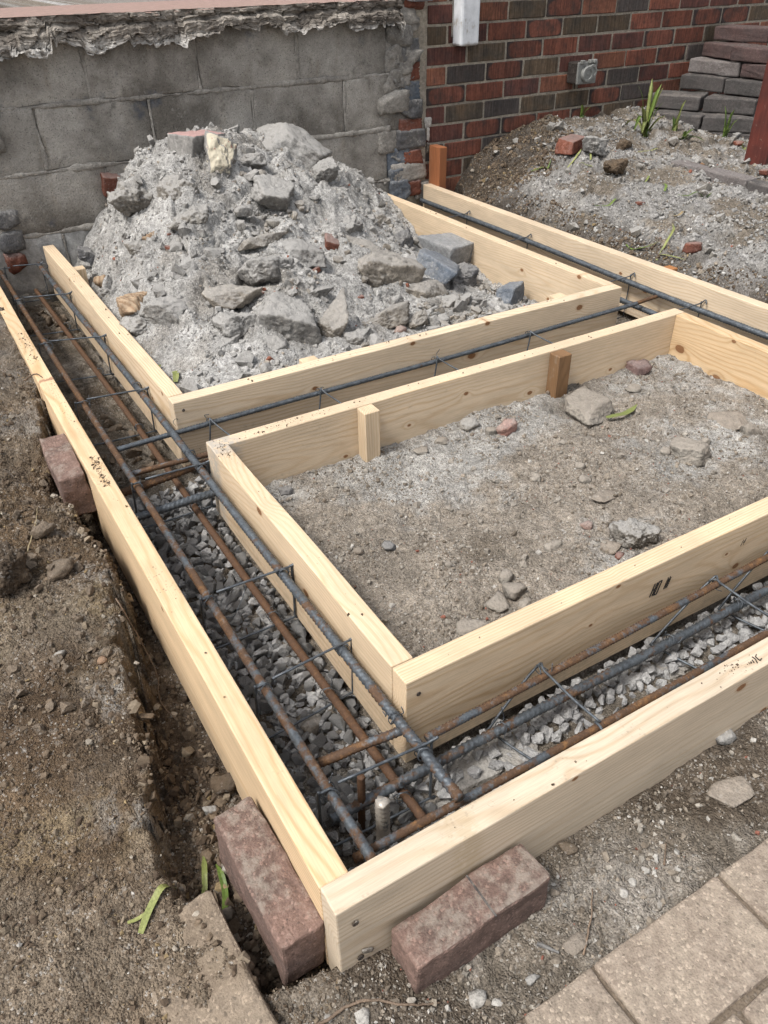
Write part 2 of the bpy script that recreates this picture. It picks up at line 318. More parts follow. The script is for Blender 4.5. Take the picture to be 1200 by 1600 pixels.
    (0.074, -0.048, -0.209, 0.108, 0.056, 'plate', 'CH', 'left flat mortar plate on the floor of the front trench'),
    (0.173, -0.053, -0.207, 0.088, 0.051, 'plate', 'CH', 'right flat mortar plate on the floor of the front trench'),
    (0.126, -0.056, -0.208, 0.022, 0.024, 'conc', 'CH', 'grey stone lying on the left mortar plate'),
    (0.009, -0.089, -0.206, 0.035, 0.021, 'plate', 'CH', 'small mortar plate under the end of the thick bar'),
    (-0.083, 0.160, -0.212, 0.041, 0.038, 'beige', 'CH', 'beige stone on the gravel near the corner stirrup'),
    (-0.116, 0.162, -0.214, 0.031, 0.027, 'dark', 'CH', 'dark stone beside the beige one on the gravel'),
    (-0.204, 0.050, -0.216, 0.032, 0.017, 'conc', 'CH', 'grey stone under the outer board of the left trench'),
    (0.525, -0.063, -0.205, 0.050, 0.025, 'plate', 'CH', 'mortar plate in the front trench by the inked board'),
    (-0.055, -0.099, -0.211, 0.012, 0.010, 'conc', 'CH', 'small grey stone at the foot of the upright stubs'),
    (0.683, 1.909, 0.175, 0.149, 0.103, 'conc', 'HEAP', 'broad grey chunk in the upper middle of the heap'),
    (0.361, 1.831, 0.163, 0.118, 0.079, 'clod', 'HEAP', 'dusty clod on the left face of the heap under the big clod'),
    (0.899, 1.911, 0.106, 0.140, 0.082, 'conc', 'HEAP', 'flat grey slab right of the upper middle chunk'),
    (0.640, 1.644, 0.064, 0.159, 0.073, 'conc', 'HEAP', 'wide grey slab just above the heap centre'),
    (0.878, 1.695, 0.015, 0.142, 0.082, 'beige', 'HEAP', 'beige slab piled on the large rough slab'),
    (0.259, 1.593, 0.059, 0.129, 0.069, 'conc', 'HEAP', 'grey slab between the wide dusty slab and the heap centre'),
    (1.042, 1.628, -0.059, 0.112, 0.084, 'conc', 'HEAP', 'grey chunk behind the blue-grey leaning stone'),
    (0.209, 1.882, 0.089, 0.106, 0.066, 'clod', 'HEAP', 'dusty clod low on the left flank of the heap'),
    (0.225, 1.306, -0.024, 0.091, 0.047, 'conc', 'HEAP', 'grey slab near the board at the left of the heap front'),
    (0.850, 1.289, -0.083, 0.094, 0.057, 'beige', 'HEAP', 'beige chunk near the board at the right of the heap front'),
]

# ---------------------------------------------------------------- object helpers
def tag(o, label=None, cat=None, group=None, kind=None):
    if label: o['label'] = label
    if cat: o['category'] = cat
    if group: o['group'] = group
    if kind: o['kind'] = kind
    return o

def link(o, parent=None):
    COL.objects.link(o)
    if parent is not None: o.parent = parent
    return o

def empty(name, loc=(0, 0, 0), label=None, cat=None, group=None, rz=0):
    o = bpy.data.objects.new(name, None); o.empty_display_size = .05
    o.location = loc; o.rotation_euler = (0, 0, rz)
    link(o); return tag(o, label, cat, group)

def fast_mesh(name, V, F, smooth=False, col=None):
    """V (n,3), F (m,k) with k corners each"""
    V = np.ascontiguousarray(V, dtype=np.float32); F = np.ascontiguousarray(F, dtype=np.int32)
    me = bpy.data.meshes.new(name); n, k = F.shape
    me.vertices.add(len(V)); me.vertices.foreach_set('co', V.ravel())
    me.loops.add(n * k); me.loops.foreach_set('vertex_index', F.ravel())
    me.polygons.add(n); me.polygons.foreach_set('loop_start', np.arange(0, n * k, k, dtype=np.int32))
    me.polygons.foreach_set('loop_total', np.full(n, k, dtype=np.int32))
    me.polygons.foreach_set('use_smooth', np.full(n, smooth, dtype=bool))
    me.update(calc_edges=True)
    if col is not None:
        a = me.color_attributes.new('Col', 'FLOAT_COLOR', 'POINT')
        c = np.ones((len(V), 4), np.float32); c[:, :3] = col; a.data.foreach_set('color', c.ravel())
    return me

def obj(name, me, mat=None, parent=None, loc=None, rot=None):
    o = bpy.data.objects.new(name, me)
    if mat is not None and not me.materials: me.materials.append(mat)
    if loc is not None: o.location = loc
    if rot is not None: o.rotation_euler = rot
    return link(o, parent)

def box_mesh(name, dx, dy, dz, bev=.002, seg=1, cuts=0, rough=0, seed=0, smooth=False):
    """box centred on its origin, edges bevelled, optionally roughened"""
    bm = bmesh.new(); bmesh.ops.create_cube(bm, size=1)
    bmesh.ops.scale(bm, vec=(dx, dy, dz), verts=bm.verts)
    if bev: bmesh.ops.bevel(bm, geom=bm.edges[:], offset=bev, segments=seg, affect='EDGES', profile=.5)
    if cuts: bmesh.ops.subdivide_edges(bm, edges=[e for e in bm.edges if e.calc_length() > .012], cuts=cuts, use_grid_fill=True)
    me = bpy.data.meshes.new(name); bmesh.ops.triangulate(bm, faces=[f for f in bm.faces if len(f.verts) > 4]); bm.to_mesh(me); bm.free()
    if rough:
        V = np.empty(len(me.vertices) * 3, np.float32); me.vertices.foreach_get('co', V); V = V.reshape(-1, 3)
        for fq, am in ((18, 1), (60, .5), (170, .25)):
            V += np.stack([vn3(V * fq + 50, seed + k) for k in range(3)], 1) * rough * am
        me.vertices.foreach_set('co', V.ravel()); me.update()
    if smooth:
        me.polygons.foreach_set('use_smooth', np.ones(len(me.polygons), bool))
    return me

def tube_arrays(P, r, seg=8, cap=True):
    """round bar along a polyline, V and quads"""
    P = np.array(P, float); n = len(P)
    R = np.full(n, r) if np.isscalar(r) else np.array(r, float)
    Tn = np.gradient(P, axis=0); Tn /= np.linalg.norm(Tn, axis=1)[:, None] + 1e-12
    u = np.cross(Tn[0], [0.13, .21, 1.]); 
    if np.linalg.norm(u) < 1e-3: u = np.cross(Tn[0], [1., 0, 0])
    u /= np.linalg.norm(u); U = []
    for t in Tn:
        u = u - t * (u @ t); u /= np.linalg.norm(u) + 1e-12; U.append(u)
    U = np.array(U); W = np.cross(Tn, U)
    a = np.arange(seg) / seg * 2 * math.pi
    V = P[:, None] + R[:, None, None] * (U[:, None] * np.cos(a)[None, :, None] + W[:, None] * np.sin(a)[None, :, None])
    i = np.arange(n - 1)[:, None] * seg; j = np.arange(seg)[None]; j2 = (j + 1) % seg
    F = np.stack([i + j, i + j2, i + seg + j2, i + seg + j], -1).reshape(-1, 4)
    V = V.reshape(-1, 3)
    if cap:
        for base, c, fl in ((0, P[0], 1), ((n - 1) * seg, P[-1], 0)):
            ci = len(V); V = np.vstack([V, c])
            q = [(base + k, base + (k + 1) % seg, ci, ci) for k in range(seg)]
            F = np.vstack([F, [(b, a_, c_, d_) if fl else (a_, b, c_, d_) for a_, b, c_, d_ in q]])
    return V, F

def tri(F):
    """quads whose last corner may repeat -> clean triangles"""
    F = np.asarray(F); a = F[:, :3]; b = F[F[:, 2] != F[:, 3]][:, [0, 2, 3]]
    return np.vstack([a, b])

def merge(parts):
    Vs, Fs, o = [], [], 0
    for V, F in parts:
        Vs.append(V); Fs.append(np.asarray(F) + o); o += len(V)
    return np.vstack(Vs), np.vstack(Fs)

def smooth_path(P, n=8):
    P = np.array(P, float)
    if len(P) < 3: return P
    Q = np.vstack([2 * P[0] - P[1], P, 2 * P[-1] - P[-2]]); out = []
    for i in range(1, len(Q) - 2):
        a, b, c, d = Q[i - 1:i + 3]
        for t in np.arange(n) / n:
            out.append(.5 * (2 * b + (c - a) * t + (2 * a - 5 * b + 4 * c - d) * t * t + (3 * b - a - 3 * c + d) * t ** 3))
    out.append(P[-1]); return np.array(out)

# ---------------------------------------------------------------- shader helpers
class S:
    def __init__(s, nt, sock): s.nt, s.k = nt, sock
    def _m(s, op, b=None, c=None, rev=False):
        n = s.nt.nodes.new('ShaderNodeMath'); n.operation = op
        ar = [s, b, c]
        if rev: ar = [b, s, c]
        for i, v in enumerate(ar):
            if v is None: continue
            if isinstance(v, S): s.nt.links.new(v.k, n.inputs[i])
            else: n.inputs[i].default_value = v
        return S(s.nt, n.outputs[0])
    def __add__(s, b): return s._m('ADD', b)
    __radd__ = __add__
    def __sub__(s, b): return s._m('SUBTRACT', b)
    def __rsub__(s, b): return s._m('SUBTRACT', b, rev=True)
    def __mul__(s, b): return s._m('MULTIPLY', b)
    __rmul__ = __mul__
    def __truediv__(s, b): return s._m('DIVIDE', b)
    def pw(s, b): return s._m('POWER', b)
    def sin(s): return s._m('SINE')
    def sqrt(s): return s._m('SQRT')
    def abs(s): return s._m('ABSOLUTE')
    def fract(s): return s._m('FRACT')
    def exp(s): return s._m('EXPONENT')
    def mx(s, b): return s._m('MAXIMUM', b)
    def mn(s, b): return s._m('MINIMUM', b)
    def ss(s, a, b, lo=0., hi=1.):
        n = s.nt.nodes.new('ShaderNodeMapRange'); n.interpolation_type = 'SMOOTHSTEP'; n.clamp = True
        s.nt.links.new(s.k, n.inputs[0])
        if a > b: a, b, lo, hi = b, a, hi, lo
        for i, v in enumerate((a, b, lo, hi)): n.inputs[i + 1].default_value = v
        return S(s.nt, n.outputs[0])

class Mat:
    shift = (3.7, 3.1, 4.3)
    def __init__(s, name):
        s.m = bpy.data.materials.new(name); s.m.use_nodes = True; s.nt = s.m.node_tree; s.nt.nodes.clear()
        s.out = s.nt.nodes.new('ShaderNodeOutputMaterial'); s.p = s.nt.nodes.new('ShaderNodeBsdfPrincipled')
        s.nt.links.new(s.p.outputs[0], s.out.inputs[0]); s._co = None
    def co(s):
        if s._co is None:
            n = s.nt.nodes.new('ShaderNodeTexCoord'); s._co = n.outputs['Object']
        return s._co
    def shifted(s):
        # alike pieces that share a mesh still get their own patch of the pattern
        if getattr(s, '_sh', None) is None:
            i = s.nt.nodes.new('ShaderNodeObjectInfo'); a = s.nt.nodes.new('ShaderNodeVectorMath'); a.operation = 'MULTIPLY_ADD'
            s.nt.links.new(i.outputs['Location'], a.inputs[0]); a.inputs[1].default_value = s.shift; s.nt.links.new(s.co(), a.inputs[2]); s._sh = a.outputs[0]
        return s._sh
    def xyz(s):
        n = s.nt.nodes.new('ShaderNodeSeparateXYZ'); s.nt.links.new(s.co(), n.inputs[0])
        return [S(s.nt, o) for o in n.outputs]
    def vec(s, sc=(1, 1, 1), off=(0, 0, 0)):
        n = s.nt.nodes.new('ShaderNodeMapping'); s.nt.links.new(s.shifted(), n.inputs[0])
        n.inputs['Scale'].default_value = sc; n.inputs['Location'].default_value = off
        return n.outputs[0]
    def noise(s, scale, detail=4, rough=.55, sc=None, off=(0, 0, 0), dist=0, col=False):
        n = s.nt.nodes.new('ShaderNodeTexNoise'); n.inputs['Scale'].default_value = scale
        n.inputs['Detail'].default_value = detail; n.inputs['Roughness'].default_value = rough; n.inputs['Distortion'].default_value = dist
        s.nt.links.new(s.vec(sc or (1, 1, 1), off), n.inputs['Vector'])
        return S(s.nt, n.outputs['Color' if col else 'Fac'])
    def vor(s, scale, out='Color', feat='F1', sc=None, rnd=1):
        n = s.nt.nodes.new('ShaderNodeTexVoronoi'); n.feature = feat; n.inputs['Scale'].default_value = scale; n.inputs['Randomness'].default_value = rnd
        s.nt.links.new(s.vec(sc) if sc else s.shifted(), n.inputs['Vector'])
        o = S(s.nt, n.outputs[out])
        if out == 'Color':
            q = s.nt.nodes.new('ShaderNodeSeparateXYZ'); s.nt.links.new(o.k, q.inputs[0]); return [S(s.nt, k) for k in q.outputs]
        return o
    def attr(s, name):
        n = s.nt.nodes.new('ShaderNodeAttribute'); n.attribute_name = name; return S(s.nt, n.outputs['Color'])
    def rnd(s):
        n = s.nt.nodes.new('ShaderNodeObjectInfo'); return S(s.nt, n.outputs['Random'])
    def normal(s):
        n = s.nt.nodes.new('ShaderNodeNewGeometry'); q = s.nt.nodes.new('ShaderNodeSeparateXYZ'); s.nt.links.new(n.outputs['Normal'], q.inputs[0])
        return [S(s.nt, k) for k in q.outputs]
    def onormal(s):
        n = s.nt.nodes.new('ShaderNodeTexCoord'); q = s.nt.nodes.new('ShaderNodeSeparateXYZ'); s.nt.links.new(n.outputs['Normal'], q.inputs[0])
        return [S(s.nt, k) for k in q.outputs]
    def rgb(s, c):
        n = s.nt.nodes.new('ShaderNodeRGB'); n.outputs[0].default_value = (*c, 1); return S(s.nt, n.outputs[0])
    def mix(s, a, b, f, mode='MIX'):
        n = s.nt.nodes.new('ShaderNodeMix'); n.data_type = 'RGBA'; n.blend_type = mode
        for v, i in ((a, 6), (b, 7)):
            if isinstance(v, S): s.nt.links.new(v.k, n.inputs[i])
            else: n.inputs[i].default_value = (*v, 1)
        if isinstance(f, S): s.nt.links.new(f.k, n.inputs[0])
        else: n.inputs[0].default_value = f
        return S(s.nt, n.outputs[2])
    def scale(s, c, f):
        n = s.nt.nodes.new('ShaderNodeVectorMath'); n.operation = 'SCALE'
        if isinstance(c, S): s.nt.links.new(c.k, n.inputs[0])
        else: n.inputs[0].default_value = c
        if isinstance(f, S): s.nt.links.new(f.k, n.inputs[3])
        else: n.inputs[3].default_value = f
        return S(s.nt, n.outputs[0])
    def done(s, col, rough=.9, bump=None, dist=.002, strength=1., metal=0., spec=.3):
        def put(v, name):
            if isinstance(v, S): s.nt.links.new(v.k, s.p.inputs[name])
            elif isinstance(v, tuple): s.p.inputs[name].default_value = (*v, 1)
            else: s.p.inputs[name].default_value = v
        put(col, 'Base Color'); put(rough, 'Roughness'); put(metal, 'Metallic'); put(spec, 'Specular IOR Level')
        if bump is not None:
            b = s.nt.nodes.new('ShaderNodeBump'); b.inputs['Distance'].default_value = dist; b.inputs['Strength'].default_value = strength
            s.nt.links.new(bump.k, b.inputs['Height']); s.nt.links.new(b.outputs[0], s.p.inputs['Normal'])
        return s.m

def soil_material(name, grain=330., speck=.5, relief=.0065):
    M = Mat(name); c = M.attr('Col')
    n1 = M.noise(9, 3, .6); n2 = M.noise(70, 4, .65); n3 = M.noise(420, 2, .6)
    v = M.vor(grain); v2 = M.vor(grain * .42)
    f = n1.ss(.25, .75, .78, 1.2) * n2.ss(.25, .78, .66, 1.32) * n3.ss(.2, .8, .72, 1.25)
    f = f * (v[0] * .34 + .84); pm = n1.ss(.4, .62) * .8 + .2
    c = M.scale(c, f)
    c = M.mix(c, (.52, .50, .47), v[1].ss(.90, .98) * pm * speck)
    c = M.mix(c, (.42, .39, .35), v2[1].ss(.93, .99) * pm * speck * .6)
    c = M.mix(c, (.035, .028, .022), v[2].ss(.9, .98) * .45)
    d = M.vor(grain, 'Distance'); d2 = M.vor(grain * .42, 'Distance')
    b = n2 * 1.0 + n3 * .35 - d * .45 - d2 * .5
    return M.done(c, .95, b, relief, 1., spec=.12)

def grain_material(name):
    M = Mat(name); c = M.attr('Col'); n = M.noise(260, 4, .6); n2 = M.noise(60, 3)
    return M.done(M.scale(c, n.ss(.25, .75, .75, 1.2) * n2.ss(.3, .7, .88, 1.12)), .92, n, .0012, .7, spec=.2)

def stone_material(name, base, alt, lo=.35, hi=.65, speck=.35, dust=.35, sc=1., dustcol=(.35, .34, .325)):
    """broken concrete / stone: two tones, aggregate grains and dust lying on the upward faces"""
    M = Mat(name); r = M.rnd()
    n1 = M.noise(11 * sc, 5, .62, off=(3, 1, 7)); n2 = M.noise(70 * sc, 5, .65); n3 = M.noise(320, 3, .6); v = M.vor(170 * sc); v2 = M.vor(420)
    c = M.mix(base, alt, n1.ss(lo, hi))
    c = M.scale(c, n2.ss(.25, .75, .72, 1.25) * n3.ss(.2, .8, .82, 1.16) * (r * .3 + .85))
    c = M.mix(c, (.46, .43, .39), v[0].ss(.90, .97) * n1.ss(.4, .6) * speck); c = M.mix(c, (.06, .055, .05), v2[1].ss(.88, .97) * speck)
    nz = M.normal()[2]
    c = M.mix(c, dustcol, (nz + (n2 - .5) * 1.3 + (n1 - .5)).ss(.15, .85) * dust)
    return M.done(c, .93, n2 + n3 * .3 - M.vor(170 * sc, 'Distance') * .3, .005, .9, spec=.2)

def wood_material(name, seed, knots=(), tone=1., warm=0., tilt=.02, ring=.0052, y0=None, stain=None, grey=0., splat=0., dye=None):
    rs = random.Random(seed)
    M = Mat(name); x, y, z = M.xyz()
    if y0 is None: y0 = rs.choice([-1, 1]) * rs.uniform(.035, .09)
    z0 = rs.uniform(-.05, .05); off = (rs.uniform(0, 9), rs.uniform(0, 9), rs.uniform(0, 9))
    nl = M.noise(1, 2, .5, (1.6, 5, 5), off); nm = M.noise(1, 3, .5, (6, 26, 26), off)
    push = None
    kd = []
    for kx, kz, kr in knots:
        kr *= .72
        dx = (x - kx) / 1.5; dz = z - kz
        d = (dx * dx + dz * dz).sqrt() + (M.noise(60, 2, .5, off=(kx, kz, 0)) - .5) * kr * .5
        kd.append((d, kr))
        g = ((d / (kr * 2.6)).pw(2) * -1.).exp() * (kr * 1.3)
        push = g if push is None else push + g
    yy = y - y0 + (nl - .5) * .05; zz = z - z0 + x * tilt + (nl - .5) * .09
    r = (yy * yy + zz * zz).sqrt() + (nm - .5) * .007
    if push is not None: r = r - push
    w = (r * (6.2832 / ring)).sin() * .5 + .5
    late = w.pw(3.)
    fib = M.noise(1, 3, .6, (14, 520, 520), off); pore = M.noise(1, 2, .6, (45, 900, 900), off)
    bl = M.noise(1, 3, .55, (2.2, 9, 9), (off[1], off[0], 2))
    a = np.array((.675, .545, .395)) * tone; b = np.array((.53, .375, .225)) * tone
    if warm: a = a * (1, 1 - .10 * warm, 1 - .25 * warm); b = b * (1, 1 - .12 * warm, 1 - .3 * warm)
    if grey:
        a = a * (1 - grey) + np.array((.50, .44, .36)) * grey; b = b * (1 - grey) + np.array((.40, .33, .25)) * grey
    if dye: a = np.array(dye); b = a * .62
    c = M.mix(tuple(a), tuple(b), late * bl.ss(.3, .7, .32, .78))
    c = M.scale(c, fib.ss(.25, .75, .90, 1.07) * bl.ss(.25, .75, .93, 1.06) * pore.ss(.2, .8, .95, 1.04))
    for d, kr in kd:
        rr = (d * (6.2832 / .0028)).sin() * .5 + .5
        c = M.mix(c, (.40, .24, .12), d.ss(kr * 1.7, kr * .8) * .45)
        c = M.mix(c, M.mix((.30, .155, .07), (.17, .08, .04), rr), d.ss(kr * 1.02, kr * .8))
    # scuffs and dirt handled onto the timber
    sc1 = M.noise(1, 4, .65, (7, 22, 22), (off[2], 3, off[0])); sc2 = M.noise(90, 3, .6, off=off)
    c = M.mix(c, (.30, .25, .19), (sc1 + (sc2 - .5) * .5).ss(.66, .80) * .38)
    # mud wiped along the lower half of the faces
    c = M.mix(c, (.27, .225, .175), (z * -1. + (sc1 - .5) * .16 + (nl - .5) * .08).ss(.02, .085) * sc2.ss(.3, .7, .25, 1.) * .42)
    wt = M.noise(1, 4, .7, (3.5, 3.5, 16), (off[0], 7, off[2]))
    c = M.scale(c, wt.ss(.35, .7, 1.03, .86))
    if stain:
        for sx, sr, colr, st in stain:
            c = M.mix(c, colr, ((x - sx) + (sc1 - .5) * .06).abs().ss(sr, sr * .35) * sc2.ss(.3, .55) * st)
    if splat:
        v = M.vor(150, 'Distance'); nn = M.noise(9, 3, .6, off=off); nz = M.onormal()[2]
        c = M.mix(c, (.10, .09, .08), v.ss(.30, .2) * nn.ss(.52, .66) * nz.ss(.7, .95) * splat)
    bump = fib * .5 + late * .3 + pore * .4
    return M.done(c, .72, bump, .0007, .55, spec=.28)

def rebar_material(name, rust, dark=0., seed=0, cem=0.):
    """rust 0 = blue-grey mill scale, 1 = brown all over"""
    M = Mat(name); o = (seed * 1.7, seed * .9, seed * 2.3)
    n1 = M.noise(16, 4, .6, off=o); n2 = M.noise(75, 4, .65, off=o); n3 = M.noise(300, 3, .6)
    st = M.mix((.125, .143, .162), (.062, .07, .08), n2.ss(.3, .7))
    ru = M.mix((.235, .122, .048), (.095, .056, .034), n2.ss(.28, .54))
    ru = M.mix(ru, (.42, .22, .06), n3.ss(.62, .75) * .5)
    if dark: ru = M.mix(ru, (.085, .045, .026), dark)
    k = (n1 + (n2 - .5) * .75 + rust - .5).ss(.49, .64)
    c = M.mix(st, ru, k); c = M.scale(c, n3.ss(.2, .8, .75, 1.2))
    if cem: c = M.mix(c, (.50, .46, .41), (n2 + n1 * .5).ss(.50, .68) * cem)
    return M.done(c, k * .35 + .42, n3 + n2, .0008, .6, metal=(1 - k) * .35, spec=.35)

# ---------------------------------------------------------------- shared materials
M_SOIL = soil_material('soil')
M_HEAP = soil_material('crushed_mortar_soil', 330., .32, .0045)
M_GRAIN = grain_material('loose_grains')
M_CONC = stone_material('broken_concrete', (.235, .23, .22), (.165, .155, .142), dust=.7)
M_BEIGE = stone_material('beige_mortar', (.275, .245, .205), (.18, .158, .132), dust=.5)
M_DARK = stone_material('dark_stone', (.10, .10, .105), (.16, .155, .15), dust=.35)
M_BLUE = stone_material('blue_grey_stone', (.115, .135, .165), (.17, .185, .205), dust=.2)
M_GRANITE = stone_material('grey_kerb_stone', (.20, .205, .21), (.25, .25, .25), dust=.15, speck=.25)
M_CLOD = stone_material('dusty_clod', (.245, .23, .205), (.17, .152, .13), dust=.75, sc=1.6)
M_SOILROCK = stone_material('earth_clod', (.105, .075, .05), (.07, .052, .038), dust=.12, dustcol=(.2, .165, .125), sc=1.5)
M_CLODB = stone_material('brown_clod', (.155, .120, .088), (.11, .085, .062), dust=.25, dustcol=(.24, .20, .16), sc=1.6)
M_REDBIT = stone_material('brick_fragment', (.205, .078, .052), (.145, .062, .046), dust=.3, speck=.15)
M_PINKBIT = stone_material('pink_fragment', (.36, .20, .165), (.28, .20, .17), dust=.25)
M_PURPLE = stone_material('purple_brick', (.19, .125, .115), (.15, .105, .10), dust=.2)
M_PLATE = stone_material('flat_mortar_plate', (.33, .315, .29), (.24, .22, .195), dust=.3)
M_SOILPLATE = stone_material('caked_soil', (.24, .205, .17), (.20, .17, .14), dust=.3, dustcol=(.32, .285, .245))
M_LIGHT = stone_material('pale_stone', (.50, .48, .45), (.40, .38, .35), dust=.1)
M_ORANGE = stone_material('orange_stone', (.30, .165, .085), (.22, .135, .08), dust=.1)
M_CONCB = stone_material('dusty_tan_stone', (.27, .25, .22), (.19, .17, .145), dust=.65, dustcol=(.31, .275, .235))
M_GRAVEL = stone_material('crushed_bluestone', (.37, .37, .366), (.25, .25, .254), dust=.3, sc=2., dustcol=(.43, .42, .41), speck=.2)

def woody_material():
    M = Mat('striped_render'); x, y, z = M.xyz()
    n = M.noise(30, 4); w = (x * 420. + n * 7.).sin() * .5 + .5
    c = M.mix((.34, .255, .175), (.20, .125, .075), w.pw(2) * .8)
    return M.done(M.scale(c, n.ss(.3, .7, .8, 1.2)), .92, w * .6 + n, .003, .8)
M_WOODY = woody_material()

def painted_material(name, face, paint, body):
    """broken masonry with one painted face"""
    M = Mat(name); nx, ny, nz = M.onormal()
    n1 = M.noise(14, 5, .65); n2 = M.noise(80, 5, .65); n3 = M.noise(320, 3)
    a = {'z': nz, 'y': ny * -1., 'x': nx}[face]
    body = M.scale(M.mix(body, tuple(.7 * v for v in body), n1.ss(.35, .65)), n2.ss(.25, .75, .7, 1.25))
    p = M.mix(paint, (.26, .07, .06), (n2 + n1 * .4).ss(.80, .86) * .85)
    p = M.mix(p, tuple(.75 * v for v in paint), n1.ss(.4, .7) * .5)
    c = M.mix(body, p, (a + (n2 - .5) * .5).ss(.62, .8))
    return M.done(c, .85, n2 + n3 * .3, .004, .8)
M_CREAM = painted_material('cream_painted_masonry', 'y', (.56, .51, .40), (.30, .29, .275))
M_PINKTOP = painted_material('pink_painted_masonry', 'z', (.42, .27, .25), (.29, .28, .265))

# ---------------------------------------------------------------- ground sheet
def ground_col(x, y):
    n = x.shape
    mixc = lambda a, b, k: a + (b - a) * k[..., None]
    C = np.empty(n + (3,))
    A = lambda *c: np.array(c)
    big = fbm(x, y, 2.3, 4, 60); mid = fbm(x, y, 9, 4, 61); sm = fbm(x, y, 40, 3, 62)
    brown = A(.122, .086, .055); grey = A(.285, .275, .26); dkb = A(.058, .040, .027); ochre = A(.235, .185, .118); tan = A(.285, .245, .20)
    C[:] = brown
    # left bank: brown earth, ochre and dusty patches, a pale dusty lip at the trench
    C = mixc(C, ochre, sst(.05, .5, mid + .4 * big) * .65)
    C = mixc(C, dkb, sst(.1, .45, big - .3 * mid) * .55)
    C = mixc(C, A(.225, .188, .147), sst(.0, .5, fbm(x, y, 5, 4, 70) + .35 * sst(.1, -.2, y)) * .6)
    lip = np.exp(-((XL - T - x - gapw(y) - .035) / .04) ** 2) * (y > .05) * sst(.9, .6, y)
    C = mixc(C, A(.29, .275, .255), lip * sst(-.15, .55, .5 * mid + .9 * sm + .3 * fbm(x, y, 120, 2, 63)) * .8)
    fl = (y > .95) & (x < -.2); C = np.where(fl[..., None], mixc(C, A(.22, .205, .19), sst(-.2, .4, mid) * .6), C)
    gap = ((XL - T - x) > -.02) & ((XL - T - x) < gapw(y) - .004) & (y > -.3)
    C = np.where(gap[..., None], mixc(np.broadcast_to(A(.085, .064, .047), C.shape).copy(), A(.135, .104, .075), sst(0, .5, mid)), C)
    # front strip
    fr = (y < YF - .01) & (x > -.34)
    Cf = mixc(np.broadcast_to(A(.175, .15, .122), C.shape).copy(), A(.275, .25, .22), sst(-.1, .45, mid + .4 * sm)); Cf = mixc(Cf, A(.085, .066, .049), sst(.0, .4, fbm(x, y, 7, 3, 66) + sst(-.31, -.25, y) * .35) * .8)
    k = sst(-.36, -.30, x) * sst(-.19, -.22, y); C = mixc(C, 0 * C, 0 * k) * (1 - k[..., None]) + Cf * k[..., None]
    # right mound: grey crushed mortar over brown earth
    rr = x > XR
    Cr = mixc(np.broadcast_to(grey, C.shape).copy(), A(.35, .34, .33), sst(0, .5, sm))
    Cr = mixc(Cr, A(.17, .138, .102), sst(-.12, .30, mid + .6 * big) * .8)
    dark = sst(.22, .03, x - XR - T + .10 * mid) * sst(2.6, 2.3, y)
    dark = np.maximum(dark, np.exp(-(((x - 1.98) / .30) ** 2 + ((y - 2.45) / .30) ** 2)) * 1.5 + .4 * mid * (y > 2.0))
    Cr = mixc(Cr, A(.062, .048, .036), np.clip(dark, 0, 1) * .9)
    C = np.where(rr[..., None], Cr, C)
    # trench floors
    ch = (x > XL - .02) & (x < XR + .018) & (y > YF - .019)
    Cc = mixc(np.broadcast_to(A(.165, .142, .115), C.shape).copy(), A(.25, .225, .195), sst(0, .5, mid)); Cc = mixc(Cc, A(.12, .095, .07), sst(.1, .5, fbm(x, y, 14, 3, 64)) * .8)
    C = np.where(ch[..., None], Cc, C)
    inB = (x > .019) & (x < BX - .019) & (y > .019) & (y < BY - .019)
    Cb = mixc(np.broadcast_to(A(.275, .24, .20), C.shape).copy(), A(.365, .352, .33), sst(-.12, .42, fbm(x, y, 3.6, 4, 68) + .35 * sm + .9 * np.maximum(0, sst(.45, .75, y) - .35) - .55 * np.exp(-(((x - .55) / .35) ** 2 + ((y - .35) / .22) ** 2))))
    Cb = mixc(Cb, A(.155, .125, .095), sst(.15, .5, fbm(x, y, 6, 4, 69)) * .6)
    return np.where(inB[..., None], Cb, C)

def lines(*segs):
    out = []
    for a, b, s in segs: out.append(np.arange(a, b, s))
    return np.concatenate(out)
gx = np.concatenate([[-60, -25, -10, -5, -2.5, -1.6, -1.1, -.9], lines((-.75, -.2, .004), (-.2, 1.7, .0065), (1.7, 3.7, .009)), [3.8, 4.2, 5, 8, 14, 30, 60]])
gy = np.concatenate([[-60, -25, -10, -5, -2.5, -1.6, -1.1, -.85], lines((-.72, -.2, .0045), (-.2, .86, .006), (.86, 2.53, .008)), [2.6, 3, 5, 10, 25, 60]])
X, Y = np.meshgrid(gx, gy)
Xc = np.clip(X, -.95, 3.9); Yc = np.clip(Y, -.9, 2.55)
Z = ground_z(Xc, Yc); Z = np.clip(Z, -.26, .3)
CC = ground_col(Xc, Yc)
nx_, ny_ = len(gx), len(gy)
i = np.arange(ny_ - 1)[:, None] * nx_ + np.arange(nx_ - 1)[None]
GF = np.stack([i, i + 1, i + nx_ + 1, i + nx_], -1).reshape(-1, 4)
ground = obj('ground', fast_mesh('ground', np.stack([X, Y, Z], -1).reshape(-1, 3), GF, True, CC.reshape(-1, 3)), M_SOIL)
tag(ground, 'bare brown and grey soil dug out around the timber forms', 'ground', kind='structure')

